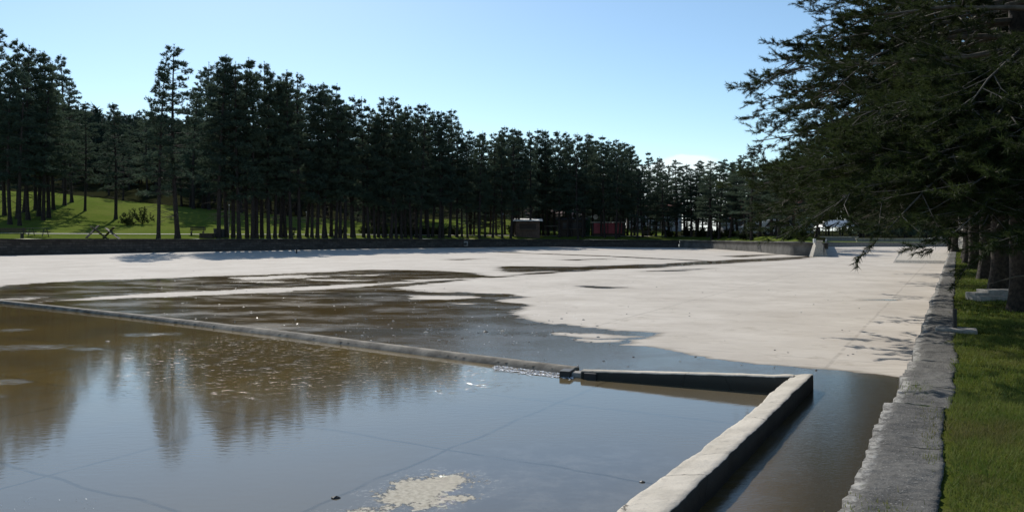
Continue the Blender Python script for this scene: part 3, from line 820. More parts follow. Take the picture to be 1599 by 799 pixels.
def grow_limb(rg, base, az, L, e0, e1, r0, S, T, near, dens, ts, bare=.25):
    n = 7; pts = [np.array(base, float)]; dirs = []
    a = az
    for i in range(n):
        a += rg.gauss(0, .10); el = e0+(e1-e0)*i/(n-1)+rg.gauss(0, .06); d = vdir(a, el); dirs.append((a, el))
        pts.append(pts[-1]+d*L/n)
    for i in range(n):
        S.append((*pts[i], *pts[i+1], r0*(1-i/n*.85), r0*(1-(i+1)/n*.85)))
    T.append((*pts[-1], *vdir(*dirs[-1]), ts))
    nb = max(3, int(L*dens)); side = rg.choice((-1, 1))
    for k in range(nb):
        f = bare+(1-bare)*(k+rg.random()*.6)/nb; x = min(f*n, n-.01); i = int(x); p = pts[i]+(pts[i+1]-pts[i])*(x-i)
        side = -side; a2 = dirs[i][0]+side*rg.uniform(.5, 1.15); e2 = dirs[i][1]+rg.uniform(-.35, .30)
        Ls = (L*.42)*(1-.65*f)*rg.uniform(.7, 1.2)+.18
        m = max(2, int(Ls/.35)); q = p; rr = max(.004, r0*.35*(1-f*.6))
        for j in range(m):
            a2 += rg.gauss(0, .15); e2 += rg.uniform(-.05, .16); d2 = vdir(a2, e2); q2 = q+d2*Ls/m
            S.append((*q, *q2, rr*(1-j/m*.7), rr*(1-(j+1)/m*.7)))
            if near and j/m < .4 and rg.random() < .4: q = q2; continue
            if near:
                for tw in range(5):
                    g = rg.random(); o = q+(q2-q)*g; a3 = a2+rg.choice((-1, 1))*rg.uniform(.3, 1.0); e3 = e2+rg.uniform(-.25, .6)
                    lt = rg.uniform(.12, .32); d3 = vdir(a3, e3); o2 = o+d3*lt
                    S.append((*o, *o2, .0035, .002)); T.append((*o2, *d3, ts*rg.uniform(.8, 1.2)))
                    if rg.random() < .75: T.append((*(o+d3*lt*.6), *vdir(a3+rg.uniform(-.8, .8), e3+.3), ts*rg.uniform(.7, 1)))
            else:
                for tw in range(2):
                    o = q+(q2-q)*rg.random(); T.append((*(o+np.array([rg.uniform(-.15, .15), rg.uniform(-.15, .15), rg.uniform(-.08, .2)])), *vdir(a2+rg.uniform(-.9, .9), e2+.35), ts*rg.uniform(.7, 1.15)))
            q = q2
        T.append((*q, *vdir(a2, e2+.2), ts))
def trunk_segs(rg, H, r0, lean, S, n=14, flare=1.35):
    pts = []; lx, ly = lean; bx_, by_ = rg.uniform(-.02, .02)*H, rg.uniform(-.02, .02)*H
    for i in range(n+1):
        f = i/n; pts.append(np.array([lx*f*H+bx_*math.sin(f*3.1), ly*f*H+by_*math.sin(f*3.1+.8), f*H]))
    return pts
def trunk_mesh(pts, r0, n=12, fl=1.4, rg=None):
    V = []; F = []; N = len(pts)
    fine = []
    for i in range(N-1):
        for k in range(3): fine.append((pts[i]+(pts[i+1]-pts[i])*k/3, (i+k/3)/(N-1)))
    fine.append((pts[-1], 1.0))
    for p, f in fine:
        r = r0*(1-f)**.8*.95+.012; z = p[2]
        if z < .9: r *= 1+(fl-1)*(1-z/.9)**2
        for j in range(n):
            t = 2*math.pi*j/n; k = 1+.10*noise.noise(Vector((math.cos(t)*1.5, math.sin(t)*1.5, z*1.2+r0*90)))
            if z < .9: k += .14*(1-z/.9)*math.sin(t*4+r0*50)
            V.append((p[0]+math.cos(t)*r*k, p[1]+math.sin(t)*r*k, p[2]-.12*(f == 0)))
    for i in range(len(fine)-1):
        for j in range(n): F.append((i*n+j, i*n+(j+1) % n, (i+1)*n+(j+1) % n, (i+1)*n+j))
    return np.array(V), np.array(F)
def pine_meshes(seed, H, r0, Rmax, zc, nl, near, dens, ts, nd, shape=.75, e_low=-.35, e_top=.55, dead=8, lean=(0, 0), gaps=0.0, extra=()):
    rg = random.Random(seed); S = []; T = []
    pts = trunk_segs(rg, H, r0, lean, S)
    def at(z): x = min(z/H*14, 13.99); i = int(x); return pts[i]+(pts[i+1]-pts[i])*(x-i)
    az = rg.random()*6.28
    for k in range(nl):
        h = (k+rg.random()*.8)/nl if near else min(.985, (math.floor(k/4)*4+rg.random()*2.7)/nl); z = zc+(H*.975-zc)*h**.95; az += 2.39996+rg.gauss(0, .35)
        L = Rmax*((1-h)**shape*.93+.07)*rg.uniform(.62, 1.08)*(.75+.25*min(1, h*6))
        if rg.random() < gaps: L *= .45
        e0 = e_low*.3+(e_top-e_low*.3)*h+rg.gauss(0, .09); e1 = e_low+(e_top-e_low)*h+rg.gauss(0, .12)+.15
        grow_limb(rg, at(z), az, max(.3, L), e0, e1, max(.012, r0*.26*(1-h)+.01), S, T, near, dens, ts, bare=.36 if not near else .3)
    for (z, a_, L, e0, e1) in extra: grow_limb(rg, at(z), a_, L, e0, e1, .05, S, T, near, dens, ts, .25)
    for k in range(3):  # leader tufts
        T.append((*(pts[-1]-np.array([0, 0, .25*k])), *vdir(rg.random()*6.28, rg.uniform(1.1, 1.5)), ts*.7))
    for k in range(dead):  # dead stubs below the crown
        z = zc*rg.uniform(.35, 1.0); a_ = rg.random()*6.28; L = rg.uniform(.5, 1.8); e = rg.uniform(-.5, .1); p = at(z)
        q = p+vdir(a_, e)*L*.6; q2 = q+vdir(a_+rg.uniform(-.4, .4), e-.2)*L*.4
        S.append((*p, *q, .022, .014)); S.append((*q, *q2, .014, .005))
    TV, TF = tufts_mesh(T, *nd, seed, **(dict(spread=(18, 62), brush=.17) if near else {}))
    V1, F1 = trunk_mesh(pts, r0, 12)
    V2, F2 = tubes_mesh(S, 5 if near else 4)
    WV = np.concatenate([V1, V2]); WF = np.concatenate([F1, F2+len(V1)])
    return (WV, WF), (TV, TF), len(T)

def make_proto(seed, wood, leaf, **kw):
    (WV, WF), (TV, TF), nt = pine_meshes(seed, **kw)
    nt1 = 41*0+12*(3*14); mi_ = (np.arange(len(WF)) >= nt1).astype(np.int32) if kw.get('near') else np.zeros(len(WF), np.int32)
    a = mesh_np('trunk', WV, WF, [wood, M['branch_bark']], smooth=True, mi=mi_); b = mesh_np('crown', TV, TF, leaf)
    ma, mb = a.data, b.data
    bpy.data.objects.remove(a); bpy.data.objects.remove(b)
    return ma, mb
def place_pine(proto, loc, rz, sc, label, group=None, name='pine_tree', cat='pine tree', sxy=None):
    r_ = empty(name, loc, rz); sxy = sc if sxy is None else sxy; r_.scale = (sxy, sxy, sc)
    for nm, me in (('trunk', proto[0]), ('crown', proto[1])):
        o = bpy.data.objects.new(nm, me); C.objects.link(o); o.parent = r_
    return tag(r_, label, cat, group)

# protos of the far bank (height 16)
HF = 16.0
far_nd = (11, .27, .055)
protos = []
for i in range(12):
    low = i >= 8
    protos.append(make_proto(100+i, M['bark'], M['needle'], H=HF, r0=.18, Rmax=(2.9, 3.2, 2.6, 3.1, 3.4, 2.7, 3.0, 2.6, 3.4, 3.1, 3.6, 3.0)[i],
                             zc=HF*(.27, .24, .30, .27, .22, .31, .27, .25, .08, .12, .10, .14)[i], nl=(62, 58, 66, 70, 60, 64, 56, 68, 84, 80, 84, 80)[i], near=False, dens=4.0, ts=.92,
                             nd=far_nd, shape=(.6, .7, .5, .75, .55, .65, .5, .6)[i % 8], e_low=-.3, e_top=(.35, .45, .25, .5, .35, .4, .3, .45)[i % 8], dead=16,
                             lean=(rng.uniform(-.03, .03), rng.uniform(-.03, .03)), gaps=(.2, .3, .15, .35, .25, .3, .2, .3)[i % 8]))
env_x = [-200, 0, 20, 50, 100, 125, 180, 215, 235, 280, 345, 380, 405, 435, 480, 515, 550, 580, 610, 640, 690, 725, 760, 790, 820, 850, 890, 915, 950, 980, 1010, 1040, 1075, 1100, 1120, 1165, 1200, 1300, 1500]
env_y = [60, 45, 70, 75, 85, 150, 152, 150, 108, 72, 85, 85, 92, 105, 118, 130, 147, 156, 150, 162, 158, 202, 200, 192, 200, 202, 207, 208, 214, 222, 234, 247, 245, 250, 247, 236, 235, 240, 300]
def env(px): return float(np.interp(px, env_x, env_y))
def far_pine(px, s, ytop, label, group, wide=1.0, ks=8, k0=0):
    x, y, z = tpos(px, s); H = (EYE - z) + (HY-ytop)*y/FPX
    sc = H/HF
    k = rng.randrange(k0, ks)
    return place_pine(protos[k], (x, y, z-.05), rng.random()*6.28, sc, label, group, sxy=max(.8, min(1.25, sc))*wide)

# singled out trees
far_pine(247, 1.6, 105, 'shorter of the two tall pines standing forward on the bank left of the bench', None)
far_pine(278, 1.8, 69, 'tallest pointed pine on the far bank, its top clear of its neighbours', None, 1.1)
far_pine(133, 34, 158, 'lone pine with a leaning trunk on the meadow slope right of the left cluster', None)
far_pine(181, 28, 160, 'short bushy pine on the meadow with branches down to the grass', None, 1.2)
for px, s, yt in ((6, 27, 44), (16, 20, 95), (27, 25, 62), (38, 30, 85), (47, 24, 70), (54, 32, 92), (61, 27, 78), (69, 24, 100), (77, 26, 80), (84, 33, 95), (99, 38, 84), (-12, 24, 60), (-30, 28, 50), (112, 42, 120), (33, 19, 110)):
    far_pine(px, s, yt, 'tall dark pine in the dense cluster at the left edge of the meadow', 'pines of the cluster at the left')
front = [352, 372, 394, 412, 430, 447, 466, 486, 502, 517, 532, 548, 566, 584, 597, 611, 627, 642, 658, 676, 693, 343, 361, 384, 401, 420, 438, 455, 478, 493, 510, 524, 540, 555, 577, 590, 603, 620, 634, 650, 667, 687, 700]
for i, px in enumerate(front):
    far_pine(px+rng.uniform(-2, 2), rng.uniform(1.3, 3.6), env(px)+(0 if i % 3 == 0 else rng.uniform(3, 30)), 'pine in the close front row along the far stone wall', 'pines of the front row on the far bank')
for px in (707, 717, 728, 746, 757, 770, 783, 795, 807, 819, 832, 843, 858, 872, 884, 896, 909, 921, 932, 944, 957, 969, 980, 990):
    far_pine(px+rng.uniform(-3, 3), rng.uniform(3, 22) if px > 800 or px < 720 else rng.uniform(1.5, 4), env(px)+rng.choice((0, 6, 10, 16)), 'pine in the row on the far bank around the kiosks', 'pines around the kiosks')
for px in (722, 733, 741, 750, 764, 776, 789, 801, 812, 826, 838, 847, 855, 866, 877, 889, 903, 915, 926, 938, 950, 963, 975, 985, 996):
    far_pine(px+rng.uniform(-2, 2), rng.uniform(1.5, 9), env(px)+rng.choice((0, 4, 18, 28)), 'pine in the row on the far bank around the kiosks', 'pines around the kiosks')
for px in (1006, 1015, 1023, 1034, 1046, 1058, 1072, 1085, 1098, 1108, 1119, 1133, 1146, 1158, 1171, 1184, 1196, 1210, 1224, 1240, 1256, 1272):
    s = rng.uniform(3, 26) if px < 1130 else rng.uniform(12, 45)
    far_pine(px+rng.uniform(-2, 2), s, env(px)+rng.choice((0, 3, 10, 22)), 'slender pine at the far corner of the basin', 'pines at the far corner', 1.0, 12 if px > 1130 else 8, 2)
for px in (1042, 1053, 1066, 1079, 1090, 1101, 1112, 1124, 1137, 1150, 1163, 1177, 1190, 1203, 1217, 1230, 1244):
    far_pine(px+rng.uniform(-4, 4), rng.uniform(1.0, 7) if px < 1150 else rng.uniform(1, 11), env(px)+rng.uniform(0, 30), 'pine close behind the grey concrete corner wall', 'pines behind the corner wall', 1.15)
for k in range(13):
    far_pine(rng.uniform(575, 1110), rng.uniform(9, 24), rng.uniform(262, 315), 'young low-branched pine in the shade under the taller ones', 'young pines in the understorey', 1.1, 12, 8)
# second ranks
for k in range(74):
    px = rng.uniform(300, 1040); s = rng.uniform(10, 75)
    if 560 > px > 300 and s < 50: s = rng.uniform(50, 85)
    if 715 < px < 800 and s < 60: s += 55
    far_pine(px, s, env(px)+rng.uniform(8, 60), 'pine deep in the wood behind the front row', 'pines deeper in the wood', 1.1, 12, 5)
for k in range(38):
    px = rng.uniform(-60, 330); s = rng.uniform(60, 120)
    far_pine(px, s, max(env(px)+rng.uniform(15, 60), 165+rng.uniform(0, 45)), 'pine at the upper edge of the meadow in front of the wooded hill', 'pines along the top of the meadow', 1.1, 12, 4)


# wooded hill far behind: one mass
def mass(name, specs, seed, per, ln, wd, mat):
    rg = random.Random(seed); T = []; S = []
    for px, s, H, rr in specs(rg):
        u = (px-CX)/FPX; Y = Yb(u)+s; x = u*Y; z = ground(u, s)
        if H < 0: H = (EYE-z)+(HY+H)*Y/FPX
        S.append((x, Y, z-.5, x, Y, z+H*.95, .2, .05))
        for q in range(per):
            h = rg.random()**.8; a_ = rg.random()*6.28; ra = rr*(1-h*.9)*rg.uniform(.4, 1)
            T.append((x+math.cos(a_)*ra, Y+math.sin(a_)*ra, z+H*(.12+.88*h), *vdir(a_, rg.uniform(.1, .8)), rg.uniform(.7, 1.2)))
    TV, TF = tufts_mesh(T, 7, ln, wd, seed, (10, 70), .5); V2, F2 = tubes_mesh(S, 4)
    F2t = np.concatenate([F2[:, [0, 1, 2]], F2[:, [0, 2, 3]]])
    mi = np.concatenate([np.zeros(len(TF)), np.ones(len(F2t))])
    tag(mesh_np(name, np.concatenate([TV, V2]), np.concatenate([TF, F2t+len(TV)]), [mat, M['bark']], mi=mi), kind='stuff')
def hill_specs(rg):
    for k in range(1700): yield rg.uniform(-350, 1000), rg.uniform(90, 400), rg.uniform(11, 16)*(1), rg.uniform(2.4, 3.6)
mass('far_forest', hill_specs, 4, 60, 1.5, .34, M['needle_far'])
def corner_specs(rg):
    for k in range(34): yield rg.uniform(1135, 1345), rg.uniform(75, 150), -rg.uniform(248, 300), rg.uniform(2.2, 3)
    for k in range(60): yield rg.uniform(1335, 1478), rg.uniform(35, 110), -rg.uniform(300, 338), rg.uniform(1.5, 2.5)
mass('far_forest', corner_specs, 5, 420, .6, .13, M['needle'])

# ---- near trees on the right bank
near_nd = (36, .085, .0095, )
nkw = dict(near=True, dens=3.0, ts=1.0, nd=near_nd, dead=10)
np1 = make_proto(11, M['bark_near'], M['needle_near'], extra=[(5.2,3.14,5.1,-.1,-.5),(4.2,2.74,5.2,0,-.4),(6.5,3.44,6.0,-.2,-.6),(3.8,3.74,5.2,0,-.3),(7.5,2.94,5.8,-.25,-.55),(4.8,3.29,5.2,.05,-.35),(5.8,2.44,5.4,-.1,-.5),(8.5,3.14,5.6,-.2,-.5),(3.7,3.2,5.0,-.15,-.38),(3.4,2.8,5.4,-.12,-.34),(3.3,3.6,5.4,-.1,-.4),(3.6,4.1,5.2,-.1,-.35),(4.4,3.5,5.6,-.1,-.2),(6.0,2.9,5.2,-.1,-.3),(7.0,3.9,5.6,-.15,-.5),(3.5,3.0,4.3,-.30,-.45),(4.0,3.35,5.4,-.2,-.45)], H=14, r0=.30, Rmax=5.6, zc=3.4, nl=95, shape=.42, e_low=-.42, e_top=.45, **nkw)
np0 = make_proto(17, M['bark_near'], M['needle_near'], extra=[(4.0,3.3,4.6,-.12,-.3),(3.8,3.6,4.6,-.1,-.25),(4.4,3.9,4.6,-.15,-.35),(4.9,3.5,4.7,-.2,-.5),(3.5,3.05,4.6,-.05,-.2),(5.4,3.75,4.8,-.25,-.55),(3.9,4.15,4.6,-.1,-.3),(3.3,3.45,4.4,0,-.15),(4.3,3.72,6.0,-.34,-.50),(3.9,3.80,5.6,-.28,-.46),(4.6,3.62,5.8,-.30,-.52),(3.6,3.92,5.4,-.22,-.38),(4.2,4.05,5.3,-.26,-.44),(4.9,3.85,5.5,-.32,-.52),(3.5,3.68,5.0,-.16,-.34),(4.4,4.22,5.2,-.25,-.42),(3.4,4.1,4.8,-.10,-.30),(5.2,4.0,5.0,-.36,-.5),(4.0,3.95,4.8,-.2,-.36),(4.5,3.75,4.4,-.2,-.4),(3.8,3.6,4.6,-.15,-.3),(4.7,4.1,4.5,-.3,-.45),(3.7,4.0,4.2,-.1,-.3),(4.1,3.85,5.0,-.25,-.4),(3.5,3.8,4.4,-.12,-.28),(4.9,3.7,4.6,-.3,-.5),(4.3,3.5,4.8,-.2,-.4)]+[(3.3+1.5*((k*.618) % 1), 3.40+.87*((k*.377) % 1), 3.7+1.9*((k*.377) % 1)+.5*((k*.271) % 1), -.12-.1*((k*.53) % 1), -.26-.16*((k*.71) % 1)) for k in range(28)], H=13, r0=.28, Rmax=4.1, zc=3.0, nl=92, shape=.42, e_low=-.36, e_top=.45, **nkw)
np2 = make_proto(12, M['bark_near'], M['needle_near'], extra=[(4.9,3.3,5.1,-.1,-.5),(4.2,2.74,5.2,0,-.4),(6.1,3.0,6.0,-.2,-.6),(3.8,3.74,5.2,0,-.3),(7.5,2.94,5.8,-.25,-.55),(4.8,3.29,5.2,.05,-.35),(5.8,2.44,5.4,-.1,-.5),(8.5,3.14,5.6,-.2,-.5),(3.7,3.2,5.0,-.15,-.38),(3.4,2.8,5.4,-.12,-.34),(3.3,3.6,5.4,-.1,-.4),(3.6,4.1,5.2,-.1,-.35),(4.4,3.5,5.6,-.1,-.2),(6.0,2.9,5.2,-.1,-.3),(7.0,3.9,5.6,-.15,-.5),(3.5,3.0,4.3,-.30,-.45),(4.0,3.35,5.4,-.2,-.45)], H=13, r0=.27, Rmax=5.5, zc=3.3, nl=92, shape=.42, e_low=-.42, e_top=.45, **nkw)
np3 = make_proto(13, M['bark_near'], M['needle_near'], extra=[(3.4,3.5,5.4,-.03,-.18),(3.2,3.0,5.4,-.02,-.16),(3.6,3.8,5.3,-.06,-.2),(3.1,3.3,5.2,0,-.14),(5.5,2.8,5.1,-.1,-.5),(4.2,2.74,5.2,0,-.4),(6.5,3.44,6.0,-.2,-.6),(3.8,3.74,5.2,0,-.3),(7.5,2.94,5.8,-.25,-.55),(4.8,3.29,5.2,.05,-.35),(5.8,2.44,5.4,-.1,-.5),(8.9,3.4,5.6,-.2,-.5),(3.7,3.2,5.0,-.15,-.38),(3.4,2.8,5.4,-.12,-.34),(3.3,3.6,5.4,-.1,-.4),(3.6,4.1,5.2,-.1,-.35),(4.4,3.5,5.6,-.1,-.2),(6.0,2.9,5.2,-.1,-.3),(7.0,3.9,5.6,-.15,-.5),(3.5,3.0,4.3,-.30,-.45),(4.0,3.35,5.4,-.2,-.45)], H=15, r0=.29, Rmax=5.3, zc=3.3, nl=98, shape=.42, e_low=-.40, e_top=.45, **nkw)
row = [(11.6, np0, 0.0, .88, 'pine out of frame at right whose limbs hang over the top right corner'),
       (16.2, np3, -.1, 1.0, 'large pine just outside the right edge with long drooping limbs over the basin wall'),
       (21.8, np2, .15, 1.05, 'pine with the thickest visible trunk, nearest of the row, behind the concrete ledge'),
       (27.0, np1, .35, 1.0, 'pine second in the row, left of the thickest trunk'),
       (33.5, np3, .2, .95, 'third visible pine trunk of the row along the lawn'),
       (40.0, np2, -.1, 1.0, 'fourth visible pine trunk of the row along the lawn')]
for Yt, pr, rz, sc, lab in row:
    X = 13.6+.53*(Yt-21.8) + (.1 if Yt < 12 else 0)
    place_pine(pr, (X, Yt, .42), rz, sc, lab)
for k, Yt in enumerate((47, 54, 62, 70, 79, 88, 98)):
    X = 13.8+.53*(Yt-21.8)+rng.uniform(-.3, .3)
    place_pine((np1, np2, np3)[k % 3], (X, Yt, .42), rng.random()*6, rng.uniform(.85, 1), 'pine far down the row along the right bank', 'pines far down the right bank row')
for k, (X, Yt) in enumerate(((21, 24), (24, 34), (30, 46), (19, 15), (36, 60))):
    place_pine((np3, np1, np2)[k % 3], (X, Yt, .45), rng.random()*6, 1, 'pine standing behind the row on the right bank', 'pines behind the right bank row')

# ------------------------------------------------------------------ street furniture on the right bank
x, y, _ = P(1491, 516, .45)
t = empty('post_slab', (x, y, .45), -ROTB)
MB().box(-.28, .32, -.20, .20, -.06, .045).build('slab', M['concgrey'], t, bevel=.02)
MB().tube((0, 0, .045), (0, 0, .36), .033, .033, 12).build('post', M['dark'], t, smooth=False)
tag(t, 'short grey metal post on a flat concrete slab at the lawn edge', 'post')
x, y, _ = P(1572, 468, .45)
t = empty('concrete_ledge', (x, y, .45), .05)
MB().box(-.75, 1.6, -.18, .12, -.1, .10).build('step', M['concgrey'], t, bevel=.015)
MB().box(-.35, 1.6, .121, .62, -.1, .22).build('slab', M['concgrey'], t, bevel=.015)
MB().box(-.70, -.36, .125, .50, -.1, .16).build('block', M['concgrey'], t, bevel=.015)
tag(t, 'low stepped concrete ledge in the grass in front of the thickest trunk', 'ledge')

# slipway at the foot of the right bank
px0 = P(1457, 407.5, 0)
t = empty('ramp', bank(60.5, -1.0, 0), -ROTB)
V = [(-2.0, -3.2, .0), (.95, -3.2, .0), (.95, 4.5, .0), (-2.0, 4.5, .0), (-2.0, 4.4, .52), (.95, 4.4, .52), (.95, -2.9, .18), (-2.0, -2.9, .18)]
mesh_np('slope', V, [(0,1,6,7), (7,6,5,4), (4,5,2,3), (0,7,4,3), (1,2,5,6)], M['conc'], t)
V = [(-2.14,-3.2,0),(-2.003,-3.2,0),(-2.003,4.4,0),(-2.14,4.4,0),(-2.14,4.4,.6),(-2.003,4.4,.6)]
mesh_np('side_wall', V, [(0,1,2,3),(3,2,5,4),(0,4,5,1),(0,3,4),(1,5,2)], M['concgrey'], t)
tag(t, 'pale concrete slipway sloping into the basin at the far end of the right bank', 'ramp')

# buttress pillar
x, y, _ = P(1275, 400, 0)
t = empty('pillar', (x, y-.4, 0))
V = [(-.62,-.45,0),(.62,-.45,0),(.62,.45,0),(-.62,.45,0),(-.22,-.25,1.2),(.22,-.25,1.2),(.22,.35,1.2),(-.22,.35,1.2)]
mesh_np('base', V, [(0,3,2,1),(4,5,6,7),(0,1,5,4),(1,2,6,5),(2,3,7,6),(3,0,4,7)], M['conc'], t)
MB().box(-.27, .27, -.30, .40, 1.203, 1.30).build('cap', M['conc'], t, bevel=.02)
MB().box(-.42, -.24, -.1, .08, 1.1, 1.45).build('marker', M['white'], t)
tag(t, 'pale tapered concrete pillar standing at the end of the far basin wall', 'pillar')

# ------------------------------------------------------------------ benches, tables, bins on the far bank
def bench(px, s, rz, L=1.8, back=True, label='', mat='wood', sc=1.0):
    t = empty('park_bench', tpos(px, s), rz); t.scale = (sc,)*3
    sm = MB()
    for k in range(3): sm.box(-L/2, L/2, -.22+k*.15, -.09+k*.15, .42, .46)
    sm.build('seat', M[mat], t)
    if back:
        bm = MB()
        for k in range(3): bm.box(-L/2, L/2, .26, .295, .55+k*.13, .65+k*.13)
        bm.build('backrest', M[mat], t)
    for sx in (-1, 1):
        MB().box(sx*(L/2-.2)-.03, sx*(L/2-.2)+.03, -.2, .24, 0, .418).box(sx*(L/2-.2)-.03, sx*(L/2-.2)+.03, .215, .258, .42, .93 if back else .43).build('leg', M['dark'], t)
    return tag(t, label, 'bench')
def picnic(px, s, rz, label, sc=1.0):
    t = empty('picnic_table', tpos(px, s), rz); t.scale = (sc,)*3
    m_ = MB()
    for k in range(5): m_.box(-.9, .9, -.36+k*.147, -.36+k*.147+.13, .74, .78)
    m_.build('tabletop', M['woodgrey'], t)
    for sy in (-1, 1):
        MB().box(-1.05, .95, sy*.68-.13, sy*.68+.13, .42, .46).build('seat', M['woodgrey'], t)
    for sx in (-.62, .62):
        for sy in (-1, 1): MB().tube((sx, sy*.55, 0), (sx, sy*.2, .74), .035, .035, 6).build('leg', M['dark'], t)
        MB().box(sx-.03, sx+.03, -.8, .8, .36, .418).build('crossbar', M['dark'], t)
    return tag(t, label, 'picnic table')
bench(8, .9, .05, 3.2, True, 'broad dark wooden bench cut by the left edge of the photo')
picnic(60, 3.2, .05, 'weathered picnic table with side seats by the path at left', 1.0)
bench(308, 4.2, .1, 1.6, True, 'small park bench beside the path, left of the dark box')
bench(450, 4.2, -.05, 1.7, True, 'park bench half hidden between trunks, middle of the front row')
bench(1000, 4.2, -.2, 2.2, True, 'long park bench under the pines near the red stall')
def lowbox(name, px, s, L, W, H, mat, label, cat, rz=0):
    t = empty(name, tpos(px, s), rz)
    MB().box(-L/2, L/2, -W/2, W/2, -.2, H).build('body', M[mat], t, bevel=.03)
    MB().box(-L/2-.04, L/2+.04, -W/2-.04, W/2+.04, H+.002, H+.07).build('lid', M[mat], t, bevel=.02)
    return tag(t, label, cat)
lowbox('storage_box', 323, 2.2, 1.35, .6, .42, 'wood', 'low dark wooden box in front of the small bench', 'box')
def bin_(px, s, label, H=.85):
    t = empty('litter_bin', tpos(px, s))
    MB().tube((0, 0, 0), (0, 0, H), .25, .30, 12).build('body', M['dark'], t)
    MB().tube((0, 0, H+.002), (0, 0, H+.06), .33, .33, 12).build('rim', M['woodgrey'], t)
    return tag(t, label, 'litter bin')
bin_(338, 3, 'left dark litter bin of the pair beside the low box'); bin_(347, 2.6, 'right dark litter bin of the pair at the foot of a pine')
# tipped plank frames
def tipped(px, s, label, sc=1.0, rz=0.0):
    t = empty('tipped_table', tpos(px, s), rz); t.scale = (sc,)*3
    for i, (a_, x0) in enumerate(((R(48), -.7), (R(-40), .55))):
        o = MB()
        for k in range(5): o.box(-.9, .9, -.38+k*.155, -.38+k*.155+.14, -.02, .02)
        b = o.build('panel', M['woodgrey' if i else 'wood'], t); b.location = (x0*.6, 0, .38); b.rotation_euler = (0, -a_, .5)
    MB().tube((-.7, -.3, .02), (0, .1, .75), .03, .03, 6).build('leg', M['dark'], t)
    MB().tube((.7, .3, .02), (.1, -.1, .7), .03, .03, 6).build('leg', M['dark'], t)
    return tag(t, label, 'tipped table')
tipped(150, 1.8, 'left of two dark wooden tables tipped up on the bank edge', 1.15, .2)
tipped(173, 1.9, 'right of two dark wooden tables tipped up on the bank edge', 1.0, -.3)

# small post standing on the basin floor near the far wall and a drain opening in the wall
x, y, _ = P(463, 395.5, 0)
t = empty('basin_post', (x, y, 0))
MB().tube((0, 0, 0), (0, 0, .62), .07, .06, 8).build('post', M['dark'], t); MB().box(-.16, .16, -.1, .1, .35, .5).build('plate', M['dark'], t)
tag(t, 'dark stubby post standing on the basin floor before the far wall', 'post')
u = (728-CX)/FPX; yb = Yb(u)
t = empty('drain_pipe', (u*(yb-.1), yb-.1, .5)); MB().tube((0, .3, 0), (-.1, -.55, -.05), .16, .16, 10).build('pipe', M['dark'], t)
MB().box(-.28, .22, -.12, .1, -.3, .3).build('collar', M['concgrey'], t)
tag(t, 'dark drain pipe poking from the middle of the far stone wall', 'drain pipe')
# slim pale poles among the trunks
for px, s, H, lab in ((357, 3.5, 3.3, 'slim pale pole between trunks right of the litter bins'), (807, 6, 4.2, 'slim pale pole left of the dark kiosk'), (478, 5, 2.6, 'thin pale leaning pole behind the front row')):
    t = empty('pole', tpos(px, s)); MB().tube((0, 0, 0), (.05, 0, H), .055, .04, 8).build('shaft', M['concgrey'], t); MB().tube((.05, 0, H), (.05, 0, H+.12), .09, .05, 8).build('cap', M['white'], t)
    tag(t, lab, 'pole')

# ------------------------------------------------------------------ shrubs under the pines
def shrub(px, s, w, h, label, seed, group=None):
    rg = random.Random(seed); T = []; S = []
    for k in range(26):
        a_ = rg.random()*6.28; e = rg.uniform(.3, 1.4); d = vdir(a_, e); L = rg.uniform(.5, 1)
        tip = np.array([d[0]*w*L, d[1]*w*L, d[2]*h*L]); S.append((0, 0, 0, *tip, .02, .006))
        for q in range(9):
            f = rg.uniform(.35, 1); T.append((*(tip*f+np.array([rg.uniform(-.15, .15) for _ in range(3)])), *d, 1))
    TV, TF = tufts_mesh(T, 9, .2, .07, seed, (10, 80), .1); V2, F2 = tubes_mesh(S, 4)
    t = empty('shrub', tpos(px, s)); mesh_np('stems', V2, F2, M['bark'], t); mesh_np('foliage', TV, TF, M['shrub'] if group is None else M['needle_near'], t)
    return tag(t, label, 'shrub', group)
shrub(222, 24, 2.2, 2.4, 'olive bare-twigged bush on the meadow behind the tallest pine', 1)
shrub(199, 22, 1.6, 1.6, 'smaller olive bush touching the bushy pine on the meadow', 2)
for i, (px, s) in enumerate(((640, 5), (662, 7), (690, 6), (706, 8), (585, 7), (1010, 8), (530, 6), (880, 9), (600, 9), (618, 12), (633, 10), (650, 14), (672, 12), (683, 9), (697, 14), (712, 10), (570, 14), (800, 16), (1045, 5), (1075, 6), (1095, 5), (1120, 4), (1140, 5), (1165, 3), (970, 12), (1230, 3), (1250, 3))):
    shrub(px, s, 1.3, 1.3, 'low leafy undergrowth bush between the front trunks', 10+i, 'undergrowth bushes under the pines')

